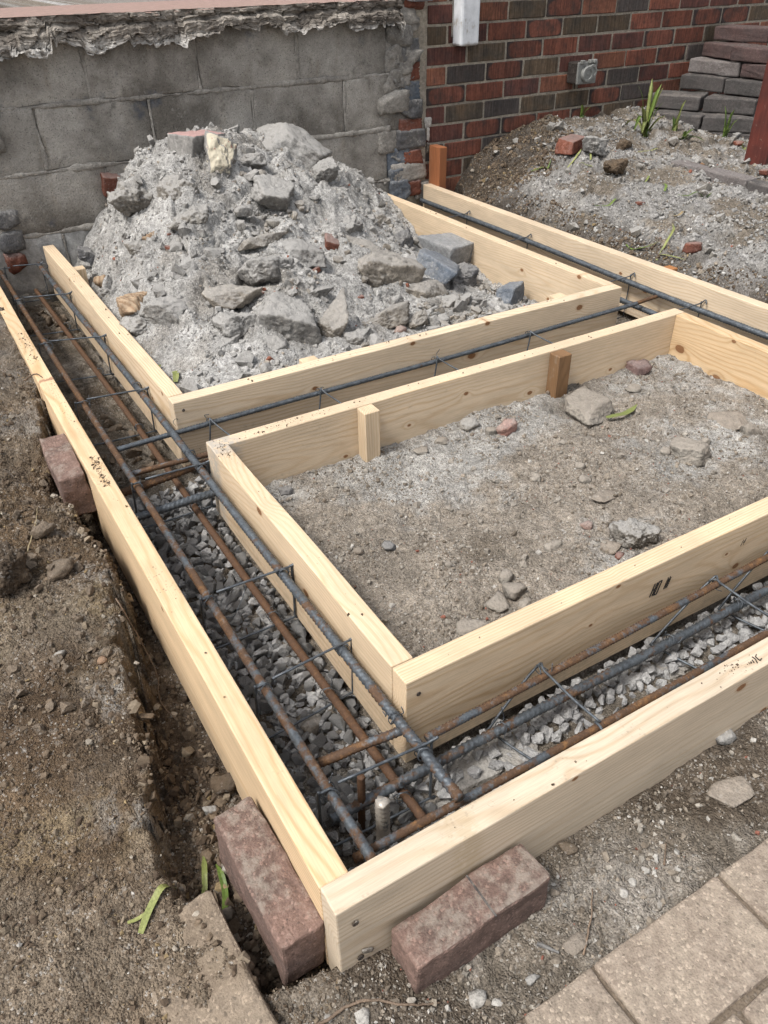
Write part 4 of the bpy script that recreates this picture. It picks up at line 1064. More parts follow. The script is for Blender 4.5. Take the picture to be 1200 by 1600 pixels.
# ---------------------------------------------------------------- garden wall of stacked blocks and buried edging at right
def paver_material(name, base, alt, dust=.2, dustcol=(.30, .27, .23)):
    M = Mat(name); r = M.rnd(); n1 = M.noise(13, 5, .6); n2 = M.noise(75, 5, .65); n3 = M.noise(380, 2); v = M.vor(330); v2 = M.vor(120)
    c = M.mix(base, alt, n1.ss(.35, .65)); c = M.scale(c, n2.ss(.25, .75, .76, 1.2) * n3.ss(.2, .8, .84, 1.15) * (r * .2 + .9))
    c = M.mix(c, tuple(min(1, 2.1 * q) for q in base), v[0].ss(.88, .95) * .35); c = M.mix(c, (.05, .042, .036), v[1].ss(.93, .98) * .4)
    nz = M.normal()[2]; c = M.mix(c, dustcol, nz.ss(.5, .95) * (n1 + (n2 - .5)).ss(.45, .75) * dust)
    return M.done(c, .9, n2 + n3 * .4 - M.vor(330, 'Distance') * .3, .0028, .85, spec=.25)
M_PDARK = paver_material('charcoal_block', (.07, .066, .064), (.092, .083, .08), .35)
M_PGREY = paver_material('grey_block', (.17, .155, .15), (.13, .115, .11), .2)
M_PRED = paver_material('red_brown_block', (.095, .062, .058), (.075, .055, .053), .3)
M_PAV1 = paver_material('tumbled_red_paver', (.19, .125, .103), (.13, .09, .076), .55)
gw = empty('garden_wall', (3.1, 2.1, .05), 'stepped stack of charcoal and red-brown garden wall blocks beside the house', 'garden wall')
def gw_block(x, y, z, L, W, H, mat, rz=0, ry=0, seed=0):
    obj('block', box_mesh('block', L, W, H, .006, 2, 3, .0035, seed), mat, gw, (x - 3.1, y - 2.1, z - .05), (0, ry, rz))
sd_ = 60
for (x1, y1, x2, y2, zt, H, mt) in [(3.22, 2.45, 3.245, 2.165, .400, .062, 'g'), (3.25, 2.16, 3.255, 1.90, .401, .062, 'r'), (3.18, 2.45, 3.20, 2.20, .334, .062, 'd'), (3.202, 2.195, 3.225, 1.93, .334, .062, 'd'),
                                    (2.945, 2.425, 3.06, 2.20, .266, .062, 'd'), (3.07, 2.19, 3.17, 1.97, .266, .062, 'd'), (2.90, 2.345, 2.985, 2.115, .199, .062, 'd'), (2.99, 2.108, 3.13, 1.93, .199, .064, 'd'), (2.88, 2.44, 2.90, 2.36, .199, .062, 'd'),
                                    (2.915, 2.34, 3.0, 2.11, .132, .062, 'd'), (3.0, 2.10, 3.14, 1.92, .132, .062, 'd'), (3.23, 2.22, 3.26, 1.95, .466, .060, 'r'), (3.36, 2.45, 3.42, 2.17, .530, .060, 'r'), (3.30, 2.45, 3.25, 2.235, .466, .060, 'r'), (3.42, 2.16, 3.43, 1.9, .530, .06, 'd')]:
    dx, dy = x2 - x1, y2 - y1; L_ = math.hypot(dx, dy); nx, ny = -dy / L_, dx / L_
    if nx < 0: nx, ny = -nx, -ny
    W_ = .16
    gw_block((x1 + x2) / 2 + nx * W_ / 2, (y1 + y2) / 2 + ny * W_ / 2, zt - H / 2, L_ - .004, W_, H, {'d': M_PDARK, 'g': M_PGREY, 'r': M_PRED}[mt], math.atan2(dy, dx), 0, sd_); sd_ += 1
def edging(name, label, cat, loc, dims, rot, mat, seed, rough=.003, group=None):
    o = obj(name, box_mesh(name, *dims, .006, 2, 5, rough, seed), mat, None, loc, rot); return tag(o, label, cat, group)
edging('kerb_block', 'long dark edging block half buried in grey crushed mortar before the post', 'edging block', (2.51, 1.62, .055), (.40, .07, .11), (0, 0, math.radians(88)), M_PGREY, 81)
edging('kerb_block', 'nearer dark edging block running off the right edge of the picture', 'edging block', (2.485, 1.21, .052), (.40, .07, .11), (.0, 0.0, math.radians(86)), M_PDARK, 82)
edging('sunken_block', 'charcoal block lying half buried by the brick wall beside the brick fragment', 'block', (2.44, 2.36, .135), (.30, .10, .06), (0, .0, math.radians(-4)), M_PDARK, 83)
edging('sunken_block', 'charcoal block half buried behind the tall grass tuft', 'block', (2.80, 2.33, .135), (.28, .12, .06), (0, 0, math.radians(-12)), M_PDARK, 84)
def post_material():
    M = Mat('red_brown_paint'); n1 = M.noise(9, 5, .6); n2 = M.noise(1, 4, .65, (90, 90, 9)); n3 = M.noise(70, 4, .6)
    c = M.mix((.115, .030, .022), (.075, .024, .020), n1.ss(.35, .65)); c = M.scale(c, n2.ss(.25, .75, .8, 1.2))
    c = M.mix(c, (.26, .22, .19), (n3 + n2 * .3).ss(.80, .88) * .5)
    return M.done(c, .5, n2 + n3 * .5, .002, .6)
rp = empty('red_post', (2.81, 1.62, .06), 'red-brown painted post standing in the ground at the right edge', 'post')
obj('post_shaft', box_mesh('post_shaft', .10, .10, 1.3, .006, 2, 3, .001, 9), post_material(), rp, (0, 0, .65), (0, 0, math.radians(6)))
obj('foot_plate', box_mesh('foot_plate', .13, .13, .02, .004), M_PRED, rp, (0, 0, .01), (0, 0, math.radians(6)))

# pavement of tan pavers in the near right corner
M_PAVE = paver_material('tan_pavers', (.30, .25, .20), (.25, .20, .16), .35, (.33, .29, .24))
pv = empty('pavement', (.2, -.5, -.16)); tag(pv, 'tan concrete pavers in the near right corner', 'pavement', kind='structure')
rp_ = random.Random(3)
def paver(x0, x1, y0, y1, seed):
    obj('paver', box_mesh('paver', x1 - x0 - .005, y1 - y0 - .005, .06, .0045, 2, 6, .0022, seed), M_PAVE, pv, ((x0 + x1) / 2 - .2, (y0 + y1) / 2 + .5, -.152 + .16 + rp_.uniform(-.0015, .0015)), (rp_.uniform(-.008, .008), rp_.uniform(-.006, .006), rp_.uniform(-.006, .006)))
js = [-.21, -.094, .013, .230, .447, .664, .881]
for a, b in zip(js[:-1], js[1:]): paver(a, b, -.512, -.392, int(a * 1000) + 900)
js = [-.30, -.08, .12, .338, .555, .772]
for a, b in zip(js[:-1], js[1:]): paver(a, b, -.632, -.513, int(a * 1000) + 1900)
obj('joint_sand', box_mesh('joint_sand', 1.06, .236, .03, .002), M_CLODB, pv, (.338 - .2, -.512 + .5, -.1435 + .16))
# worn slab at bottom left, half covered by soil
M_SLAB = paver_material('worn_slab', (.235, .19, .145), (.19, .148, .11), .9, (.20, .16, .118))
sl = obj('slab', box_mesh('slab', .112, .24, .05, .006, 2, 7, .004, 71), M_SLAB, None, (-.390, -.19, -.1495), (.0, -.065, math.radians(3)))
tag(sl, 'worn tan paving slab half covered by soil at bottom left', 'paving slab')

# three pavers wedged on edge against the outer boards
def wedge(label, loc, rot, seed, dims=(.2, .058, .1)):
    o = obj('wedge_paver', box_mesh('wedge_paver', *dims, .0042, 2, 9, .0030, seed), M_PAV1, None, loc, rot)
    return tag(o, label, 'paver', 'red pavers wedged against the form boards')
wedge('red paver on edge outside the left board at the near corner', (-.2765, -.108, -.118), (math.radians(0), math.radians(-3), math.radians(92.5)), 91)
w2 = wedge('red paver on edge leaning against the front board, nearest the camera', (-.079, -.277, -.122), (math.radians(3), math.radians(-1.5), math.radians(1.5)), 92)
obj('groove', box_mesh('groove', .0025, .0585, .0015, 0), M_PDARK, w2, (.012, 0, .0512))
wedge('red paver on edge halfway along the outside of the left board', (-.2765, .945, -.062), (math.radians(-2), math.radians(0), math.radians(89)), 93)

# ---------------------------------------------------------------- timber forms
def board(parent, a, b, axis, knots=(), label=None, seed=0, bow=0., **kw):
    """timber from corner a=(x0,y0) to b=(x1,y1), top at z=0"""
    (x0, y0), (x1, y1) = a, b; cx, cy = (x0 + x1) / 2, (y0 + y1) / 2
    Ln, Th = (x1 - x0, y1 - y0) if axis == 'x' else (y1 - y0, x1 - x0)
    me = box_mesh('board', Ln, Th, HB, .0022, 2)
    bm = bmesh.new(); bm.from_mesh(me)
    for k in range(1, 24):
        c = -Ln / 2 + Ln * k / 24
        bmesh.ops.bisect_plane(bm, geom=bm.verts[:] + bm.edges[:] + bm.faces[:], plane_co=(c, 0, 0), plane_no=(1, 0, 0))
    r = random.Random(seed); ph = r.uniform(0, 6)
    for v in bm.verts:
        t = v.co.x / Ln
        v.co.y += bow * math.cos(t * math.pi) + .0010 * math.sin(t * 9 + ph); v.co.z += .0008 * math.sin(t * 7 + ph * 2)
    bm.to_mesh(me); bm.free()
    mat = wood_material('pine_' + str(seed), seed, knots, **kw)
    o = obj('board', me, mat, parent, (cx - parent.location.x, cy - parent.location.y, -HB / 2 - parent.location.z), (0, 0, 0 if axis == 'x' else math.pi / 2))
    if label: o['label'] = label
    return o

def nail(par, x, y, z, rot=(0, 0, 0), r=.004):
    obj('screw_head', disc_mesh('screw_head', r, .0016, 10), M_SCREW, par, (x - par.location.x, y - par.location.y, z - par.location.z), rot)
M_SCREW = stone_material('dark_screw', (.05, .045, .042), (.09, .07, .055), dust=0)

def stake(par, x, y, zt, w, d, h, seed, warm=.3, tone=.9, rot=0, mat=None, dye=None):
    me = box_mesh('stake', h, d, w, .002, 1)
    mt = mat or wood_material('stake_' + str(seed), seed, (), tone=tone, warm=warm, tilt=.01, dye=dye)
    o = obj('stake', me, mt, par, (x - par.location.x, y - par.location.y, zt - h / 2 - par.location.z)); o.rotation_euler = (rot, math.pi / 2, 0); return o

of = empty('outer_form', (.7, YF, -HB), 'outer timber form of three pale boards around the trenches', 'timber form')
lft = board(of, (XL - T, YF + .0006), (XL, 2.484), 'y', [(-.78, .075, .006), (.25, .03, .006)], seed=1, tone=.98, warm=.75, ring=.0075, tilt=.005, y0=.05, splat=.55, bow=.004, stain=[(.18, .012, (.25, .09, .05), .7)])
board(of, (XL - T, YF - T), (XR + T, YF), 'x', [(-.62, .085, .005), (-.30, .070, .010), (-.21, -.035, .008), (.15, -.01, .012)], seed=2, tone=.95, grey=.45, ring=.0075, tilt=.03, splat=.3, stain=[(-.79, .030, (.40, .30, .17), .35)])
board(of, (XR, YF + .0006), (XR + T, 2.473), 'y', [(.55, .02, .010), (-.02, .01, .012), (.10, .035, .007), (.95, -.02, .010), (-.45, -.02, .01)], seed=3, tone=.95, grey=.12, ring=.006)
for x, y, z in [(-.222, YF - T - .0005, -.035), (-.218, YF - T - .0005, -.118)]: nail(of, x, y, z, (0, 0, 0), .0045)
obj('splinter', rock_mesh('splinter', (.020, .004, .008), 33, 2, .1, 2), M_BEIGE, of, (-.208 - of.location.x, YF - T - .001 - of.location.y, -.112 - of.location.z), (0, .6, 0))
nail(of, -.015, YF - .014, .0006, (math.pi / 2, 0, 0), .004)
stake(of, XL - T - .0195, 1.80, -.012, .038, .038, .30, 40, dye=(.155, .062, .034))
stake(of, XR + T + .0195, 2.445, .158, .085, .038, .42, 41, rot=math.pi / 2, dye=(.30, .115, .050))
stake(of, XR + T + .0195, 1.085, -.006, .05, .038, .25, 42, dye=(.36, .16, .06))

nb = empty('near_box_form', (.7, .4, -HB), 'near rectangular timber box form around levelled dirt', 'timber form')
board(nb, (0, 0), (BX, T), 'x', [(-.30, .083, .005), (-.02, .035, .004), (.02, -.01, .009), (-.35, .02, .004), (.28, .045, .006)], seed=5, tone=1.0, warm=.35, ring=.0046, tilt=.012)
board(nb, (0, T + .0006), (T, BY - T - .0006), 'y', [(.12, .078, .011), (-.07, .012, .010), (-.22, -.03, .008)], seed=6, tone=1.0, warm=.3, ring=.0062, tilt=.03, stain=[(.37, .05, (.36, .34, .31), .75)])
board(nb, (0, BY - T), (BX, BY), 'x', [(.16, -.015, .008), (-.40, -.03, .006), (.45, -.02, .006), (-.22, .0, .005), (-.05, .04, .007)], seed=7, tone=.98, warm=.1, ring=.0042, tilt=.015, splat=.4, stain=[(-.69, .05, (.36, .34, .31), .8)])
board(nb, (BX - T, T + .0006), (BX, BY - T - .0006), 'y', [(.33, .00, .017), (.19, -.035, .014), (.165, .083, .007), (-.05, .02, .012)], seed=8, tone=.88, warm=.9, ring=.0075, tilt=.05)
stake(nb, .374, BY - T - .0195, -.001, .040, .038, .26, 43, .25, .95)
stake(nb, .955, BY - T - .0195, -.003, .044, .038, .26, 44, dye=(.22, .125, .062))
nail(nb, .022, -.0005, -.034, (0, 0, 0), .004)
fb = empty('far_box_form', (.7, 1.7, -HB), 'far timber box form holding the rubble heap against the wall', 'timber form')
board(fb, (-.0027, AY0), (AX, AY0 + T), 'x', [(.15, .0, .014), (.55, .06, .012), (-.35, .03, .008), (-.05, .084, .008), (.2, .086, .009)], seed=10, tone=1.0, grey=.08, ring=.0065, tilt=.05)
board(fb, (-.0027, AY0 + T + .0006), (T - .0027, 2.476), 'y', [(-.55, .02, .007), (-.66, .08, .007), (.3, .084, .008), (.1, -.02, .009)], seed=11, tone=.97, warm=.15, ring=.006)
board(fb, (AX - T, AY0 + T + .0006), (AX, 2.4526), 'y', [(.56, .03, .006), (.53, -.005, .007), (.50, -.04, .006), (.46, .02, .005), (-.30, .03, .008), (-.45, -.03, .009), (-.58, .085, .009)], seed=12, tone=.95, warm=.15, ring=.0065, tilt=.03)
nail(fb, .020, AY0 - .0005, -.024, (0, 0, 0), .004)
stake(fb, .057, 2.20, -.013, .038, .038, .2, 45, .2, .98); stake(fb, .385, AY0 + T + .0195, -.006, .045, .038, .2, 46, .3, .97)
stake(fb, 1.232, AY0 + T + .0195, -.004, .045, .038, .2, 47, .3, .97); stake(fb, AX - T - .0195, 2.405, -.014, .05, .038, .2, 48, .2, .98)

# ink stamps on the near box: a slanted HO with a column of fine bars, and a pencilled 14
M_INK = Mat('black_ink').done((.028, .026, .025), .8)
def strokes(name, par, segs, x, z, y, h, slant=.25, w=.0014):
    parts = []
    for (ax_, az, bx_, bz) in segs:
        p = np.array([x + (ax_ + az * slant) * h, 0, z + az * h]); q = np.array([x + (bx_ + bz * slant) * h, 0, z + bz * h]); d = q - p; L_ = np.linalg.norm(d); d /= L_; nn = np.array((-d[2], 0, d[0])) * w / 2
        V = np.array([p + nn, p - nn, q - nn, q + nn]); V = np.vstack([V - (0, .0004, 0), V + (0, .0004, 0)])
        parts.append((V, np.array([(0, 1, 2, 3), (7, 6, 5, 4), (0, 4, 5, 1), (1, 5, 6, 2), (2, 6, 7, 3), (3, 7, 4, 0)])))
    V, F = merge(parts); V = V + np.array((0, y, 0)) - np.array(par.location)
    return obj(name, fast_mesh(name, V, F), M_INK, par)
Hs = [(0, 0, 0, 1), (.22, 0, .22, 1), (0, .5, .22, .5), (.36, 0, .36, 1), (.60, 0, .60, 1), (.36, 0, .60, 0), (.36, 1, .60, 1)]
strokes('ink_stamp', nb, Hs, .505, -.071, -.0005, .028, .25, .0022)
strokes('ink_stamp', nb, [(.1 * k, 0, .1 * k, .9 - .1 * (k % 2)) for k in range(4)] + [(0, .3, .35, .3), (0, .62, .35, .62)], .538, -.068, -.0005, .028, .25, .0009)
strokes('pencil_mark', nb, [(0, 0, 0, 1), (.0, .6, -.1, .8), (.5, 0, .5, 1), (.3, .4, .62, .4), (.3, .4, .5, 1)], .735, -.052, -.0005, .014, .35, .0013)
strokes('pencil_mark', of, [(0, 0, .2, .5), (.2, .5, .1, .9), (.5, .1, .9, .2), (.5, .1, .45, .7), (.45, .7, .8, .9), (-.3, .2, -.2, .6), (-.6, .3, -.5, .5)], 0, 0, 0, .014, .2, .0014).matrix_local = Matrix.Translation((.46 - .7 + .0, -.030, HB + .0005)) @ Matrix.Rotation(-math.pi / 2, 4, 'X') @ Matrix.Translation(of.location)

# screws, splinters and stamps belong to the board they sit on
for form, nth in ((of, 1), (nb, 0), (fb, 0)):
    bd = [c for c in form.children if c.name.startswith('board')]; bd = sorted(bd, key=lambda c: c.name)[nth]
    for c in list(form.children):
        if c.name.startswith(('screw_head', 'ink_stamp', 'pencil_mark', 'splinter')):
            c.parent = bd; c.matrix_parent_inverse = bd.matrix_basis.inverted()

# crumbs of dirt lying on the board tops
def crumbs(par, spots, seed):
    r = np.random.RandomState(seed); xs, ys, ss = [], [], []
    for x, y, sx, sy, n in spots:
        xs.append(r.normal(x, sx, n)); ys.append(r.uniform(y - sy, y + sy, n)); ss.append(np.minimum(.0007 * r.uniform(0, 1, n) ** -.45, .003))
    x, y, s = map(np.concatenate, (xs, ys, ss))
    V, F, C = grains(x, y, .0008 + s * .15, s, palcol(len(x), 'brown') * .75)
    obj('dirt_crumbs', fast_mesh('dirt_crumbs', V - np.array(par.location), F, False, C), M_GRAIN, par)['kind'] = 'stuff'
lx = XL - T / 2
crumbs(of, [(lx - .002, .80, .004, .05, 150), (lx + .002, .86, .005, .02, 60), (lx, 1.55, .008, .12, 120), (lx, 1.2, .008, .1, 40), (lx, .4, .012, .4, 16), (.3, YF - .02, .3, .014, 14), (.42, YF - .016, .02, .01, 30), (.9, YF - .02, .3, .012, 20)], 5)
crumbs(nb, [(.15, BY - .02, .08, .014, 90), (.7, BY - .02, .35, .012, 40), (.02, BY - .05, .008, .05, 60), (.6, .02, .3, .01, 12), (.02, .4, .01, .3, 12)], 6)
crumbs(fb, [(.5, AY0 + .02, .4, .014, 60), (.017, 1.7, .008, .5, 25), (1.42, 1.7, .008, .5, 25)], 7)

# ---------------------------------------------------------------- reinforcing steel
MR = {k: rebar_material('rebar_' + k, *v) for k, v in {'steel': (.47, .1, 1), 'patchy': (.64, .2, 2), 'rusty': (.80, .35, 3), 'brown': (.95, .75, 4), 'dark': (.28, .2, 5), 'cement': (.4, 0, 6, .95)}.items()}
def ribbed(P, r, step=.0024, rib=.0105, ribh=.085, seg=14, slant=1.0, cross=False):
    """deformed bar along the path P with slanted ribs and two long ridges"""
    P = np.array(P, float); d = np.r_[0, np.cumsum(np.linalg.norm(np.diff(P, axis=0), axis=1))]; n = max(int(d[-1] / step), 4)
    s = np.linspace(0, d[-1], n); Q = np.stack([np.interp(s, d, P[:, k]) for k in range(3)], 1)
    V, F = tube_arrays(Q, r, seg, True)
    a = np.arange(seg) / seg * 2 * math.pi; ax = np.repeat(Q, seg, axis=0); body = V[:n * seg]
    ph = s[:, None] / rib * 2 * math.pi + slant * (np.abs(((a[None] + math.pi) % (2 * math.pi)) - math.pi) if cross else a[None])
    k = np.clip(np.sin(ph) * 2.2 - .5, -.35, 1) * ribh * 2.3
    k = np.maximum(k, (np.cos(a * 2)[None] > .95) * ribh)
    body = ax + (body - ax) * (1 + k.reshape(-1, 1)); V[:n * seg] = body
    return V, tri(F)

def bar(label, P, r, mat, group, rib=.0105, slant=1., ribh=.085, name='rebar'):
    P = np.array(P, float); o_ = P[0].copy(); V, F = ribbed(P - o_, r, rib=rib, slant=slant, ribh=ribh, step=.0024 if r > .0065 else .0020)
    o = obj(name, fast_mesh('rebar', V, F, True), MR[mat], None, o_); tag(o, label, 'rebar', group); return o

def wander(p, q, a=.003, n=14, seed=0):
    t = np.linspace(0, 1, n); p, q = np.array(p), np.array(q); r = np.random.RandomState(seed)
    Q = p + (q - p) * t[:, None]; k = np.sin(t * math.pi)
    for ax in (0, 1, 2):
        if abs(q - p)[ax] < .4: Q[:, ax] += a * np.sin(t * r.uniform(3, 9) + r.uniform(0, 6)) * k
    return Q
GRP = 'reinforcing bars in the trenches'
bar('thick blue-grey ribbed bar along the top of the left trench, beside the inner boxes', wander((-.016, -.162, -.062), (-.034, 2.47, -.058), .004, 20, 1), .0073, 'steel', GRP, .0098, 3., .10)
bar('smoother rust-streaked bar along the top of the left trench, beside the outer board', wander((-.160, -.178, -.060), (-.168, 2.47, -.060), .004, 20, 2), .0070, 'patchy', GRP, .009, 3., .05)
bar('brown rusty bar lying low in the left trench under the blue-grey bar', wander((-.036, -.105, -.165), (-.066, 2.47, -.150), .004, 20, 3), .0072, 'brown', GRP, .010, 3., .05)
bar('brown rusty bar lying low against the outer left board', wander((-.188, -.10, -.168), (-.186, 2.47, -.155), .003, 20, 4), .0070, 'brown', GRP, .010, 3., .06)
bar('orange-flecked bar along the top of the front trench beside the near box', wander((.012, -.038, -.088), (1.62, -.018, -.085), .002, 16, 5), .0058, 'patchy', GRP, .0062, 3., .10)
bar('thick blue-grey ribbed bar lying low in the front trench', wander((-.155, -.046, -.150), (1.63, -.046, -.146), .004, 16, 6), .0076, 'steel', GRP, .0100, 3., .10)
bar('rust-edged bar along the inside of the front board', wander((-.172, -.150, -.086), (1.62, -.170, -.086), .003, 16, 7), .0058, 'patchy', GRP, .0066, 3., .08)
bar('short ribbed bar end crossing the near corner of the left trench', wander((-.140, .012, -.098), (-.014, -.014, -.078), .001, 6, 8), .0066, 'patchy', GRP, .0066, 3., .10)
bar('dark ribbed bar along the trench between the two boxes', wander((-.150, 1.018, -.076), (1.50, 1.010, -.062), .003, 16, 9), .0058, 'dark', GRP, .0072, 3., .09)
bar('green-grey bar crossing the left trench just before the near box corner', wander((-.150, .912, -.086), (.16, .902, -.090), .002, 8, 10), .0060, 'patchy', GRP, .0070, 3., .09)
bar('thick brown ribbed bar crossing the left trench between the boxes', wander((-.180, .905, -.122), (.22, .928, -.115), .002, 8, 11), .0082, 'rusty', GRP, .0098, 3., .11)
bar('thick dark ribbed bar crossing the left trench beside the near box', wander((-.185, .792, -.120), (-.004, .792, -.120), .001, 6, 12), .0082, 'dark', GRP, .0100, 3., .11)
bar('black ribbed bar running along the trench by the right board', wander((1.632, 2.46, -.062), (1.626, -.15, -.062), .004, 18, 13), .0084, 'dark', GRP, .0100, 3., .09)
bar('short dark bar end beside the black bar at the corner of the far box', wander((1.555, 1.15, -.098), (1.548, .50, -.098), .002, 8, 14), .0080, 'dark', GRP, .0100, 3., .09)
bar('rusty bar bridging from the middle trench to the right board', wander((1.40, 1.018, -.068), (1.642, 1.040, -.072), .001, 5, 15), .0056, 'rusty', GRP, .0072, 3., .09)
bar('thin rusty bar stub standing upright in the near corner of the trenches', wander((-.1045, -.044, -.225), (-.103, -.046, -.088), .0005, 4, 16), .0052, 'brown', 'upright bar stubs in the near corner', .0066, 3., .08)
bar('cement-smeared thick bar stub standing upright beside the front board', wander((-.0925, -.088, -.225), (-.095, -.090, -.098), .0005, 4, 17), .0082, 'cement', 'upright bar stubs in the near corner', .0100, 3., .16)

def wire_obj(name, paths, r, mat, parent=None, loc=(0, 0, 0), seg=6):
    V, F = merge([(lambda a: (a[0] - np.array(loc), tri(a[1])))(tube_arrays(p, r, seg)) for p in paths])
    return obj(name, fast_mesh(name, V, F, True), mat, parent, loc if parent is None else (0, 0, 0))
M_WIRE = rebar_material('dark_wire', .12, 0, 8)
def tie(par, c, seed, R=.011, axis=1):
    """twisted tie wire looped round a bar"""
    r = np.random.RandomState(seed); t = np.linspace(0, 1, 40); c = np.array(c)
    a = t * 2 * math.pi * 2.4 + r.uniform(0, 6); w = (t - .5) * .012
    if axis == 1: P = np.stack([np.cos(a) * R, w + .003 * np.sin(a * 1.7), np.sin(a) * R], 1)
    else: P = np.stack([w + .003 * np.sin(a * 1.7), np.cos(a) * R, np.sin(a) * R], 1)
    e = smooth_path([P[-1], P[-1] * 1.2 + r.uniform(-.003, .003, 3) + (0, 0, .003), P[-1] * 1.25 + r.uniform(-.009, .009, 3) + (0, 0, .009)], 5)
    e2 = smooth_path([P[0], P[0] * 1.25 + r.uniform(-.004, .004, 3) + (0, 0, .004), P[0] * 1.3 + r.uniform(-.010, .010, 3) + (0, 0, .006)], 5)
    base = np.array(par.location)
    V, F = merge([(lambda q: (q[0], tri(q[1])))(tube_arrays(p + c - base, .00085, 5)) for p in (P, e, e2)])
    obj('tie_wire', fast_mesh('tie_wire', V, F, True), M_WIRE, par)

ORD = ['first', 'second', 'third', 'fourth', 'fifth', 'sixth', 'seventh', 'eighth']
stir = [(-.152, 2.455, -.030, 2.44), (-.180, 2.095, -.014, 2.065), (-.188, 1.68, -.012, 1.642), (-.186, 1.25, -.008, 1.237), (-.172, .809, -.004, .809), (-.176, .385, -.003, .386), (-.176, .150, -.001, .164), (-.178, -.066, -.003, -.072)]
for j, (xa, ya, xb, yb) in enumerate(stir):
    z1, z2 = -.0495, -.178
    lean = [.0, .012, .02, .008, .02, .006, .004, -.002][j]
    P = smooth_path([(xa + .02, ya, z1 + .0005), (xa + .004, ya, z1), (xa, ya, z1 - .006), (xa - .001, ya + lean, z2 + .006), (xa + .005, ya + lean, z2), (xb - .005, yb + lean, z2), (xb, yb + lean, z2 + .006), (xb + .001, yb, z1 - .006), (xb - .004, yb, z1), (xa + .03, ya, z1 + .0045)], 5)
    o = wire_obj('stirrup', [P, smooth_path([(xb - .004, yb, z1 + .001), (xb + .006, yb - .002, z1 + .004), (xb + .010, yb - .003, z1 + .007)], 3)], .0023, M_WIRE, None, (xa, ya, z2))
    tag(o, ['wire stirrup standing against the block wall at the end of the left trench', 'second wire stirrup from the block wall across the left trench', 'third wire stirrup from the block wall across the left trench', 'wire stirrup across the left trench beside the near corner of the far box',
            'wire stirrup across the left trench at the gap between the two boxes', 'wire stirrup across the gravel halfway along the near box', 'wire stirrup across the gravel, second from the near corner', 'wire stirrup nearest the camera over the upright bar stubs'][j], 'stirrup', 'wire stirrups in the left trench')
    tie(o, (-.019, yb - .004, -.058), 70 + j); tie(o, (-.162, ya, -.058), 90 + j); tie(o, (-.045, yb + .01, -.158), 190 + j)
    tie(o, (-.02, yb + .05 + .02 * (j % 3), -.060), 210 + j, .0105) if j in (3, 4, 7) else None
fst = [(.240, .150, .235), (.648, .520, .640), (.808, .70, .80)]
for j, (xt, xl, xf) in enumerate(fst):
    P = smooth_path([(xt + .004, -.155, -.079), (xt, -.10, -.079), (xt, -.035, -.078), (xt - .001, -.016, -.084), (xl + .006, -.018, -.168), (xl, -.028, -.176), (xl + .02, -.10, -.177), (xl + .045, -.172, -.174), (xf - .01, -.176, -.165), (xf, -.170, -.085), (xf + .004, -.15, -.079)], 5)
    o = wire_obj('stirrup', [P], .0023, M_WIRE, None, (xl, -.1, -.178))
    tag(o, ['leaning wire stirrup in the front trench nearest the near corner', 'leaning wire stirrup in the front trench by the inked board', 'leaning wire stirrup in the front trench at the right edge of the picture'][j], 'stirrup', 'wire stirrups in the front trench')
    tie(o, (xt, -.026, -.085), 110 + j, .009, 0); tie(o, (xl + .004, -.046, -.146), 120 + j, .0105, 0)
mst = [(.075, 'by the corner of the near box'), (.375, 'second from the left trench'), (.735, 'third from the left trench'), (1.065, 'last before the right board')]
for j, (x, w) in enumerate(mst):
    yb_ = 1.012
    P = smooth_path([(x - .03, yb_ - .01, -.19), (x - .012, yb_ - .012, -.12), (x - .002, yb_ - .011, -.062), (x + .001, yb_ - .006, -.055), (x + .006, yb_ - .03, -.062), (x + .03, .87, -.075), (x + .035, .855, -.085), (x + .02, .853, -.18), (x + .0, .90, -.19), (x - .03, yb_ - .01, -.19)], 5)
    o = wire_obj('stirrup', [P], .0021, M_WIRE, None, (x, .95, -.19)); tag(o, 'wire stirrup in the trench between the boxes, ' + w, 'stirrup', 'wire stirrups between the boxes'); tie(o, (x, yb_, -.066), 130 + j, .0085, 0)
rst = [2.12, 1.72, 1.18, .88]
for j, y in enumerate(rst):
    P = smooth_path([(1.638, y, -.19), (1.642, y, -.056), (1.638, y, -.048), (1.625, y, -.049), (1.50, y + .01, -.056), (1.475, y + .01, -.065), (1.47, y + .01, -.19), (1.638, y, -.19)], 5)
    o = wire_obj('stirrup', [P, smooth_path([(1.640, y, -.05), (1.646, y - .01, -.036), (1.640, y - .02, -.046)], 3)], .0021, M_WIRE, None, (1.55, y, -.19))
    tag(o, ['wire stirrup in the right trench nearest the brick wall', 'second wire stirrup from the brick wall in the right trench', 'wire stirrup in the right trench beside the far box corner', 'wire stirrup in the right trench beside the near box corner'][j], 'stirrup', 'wire stirrups in the right trench')

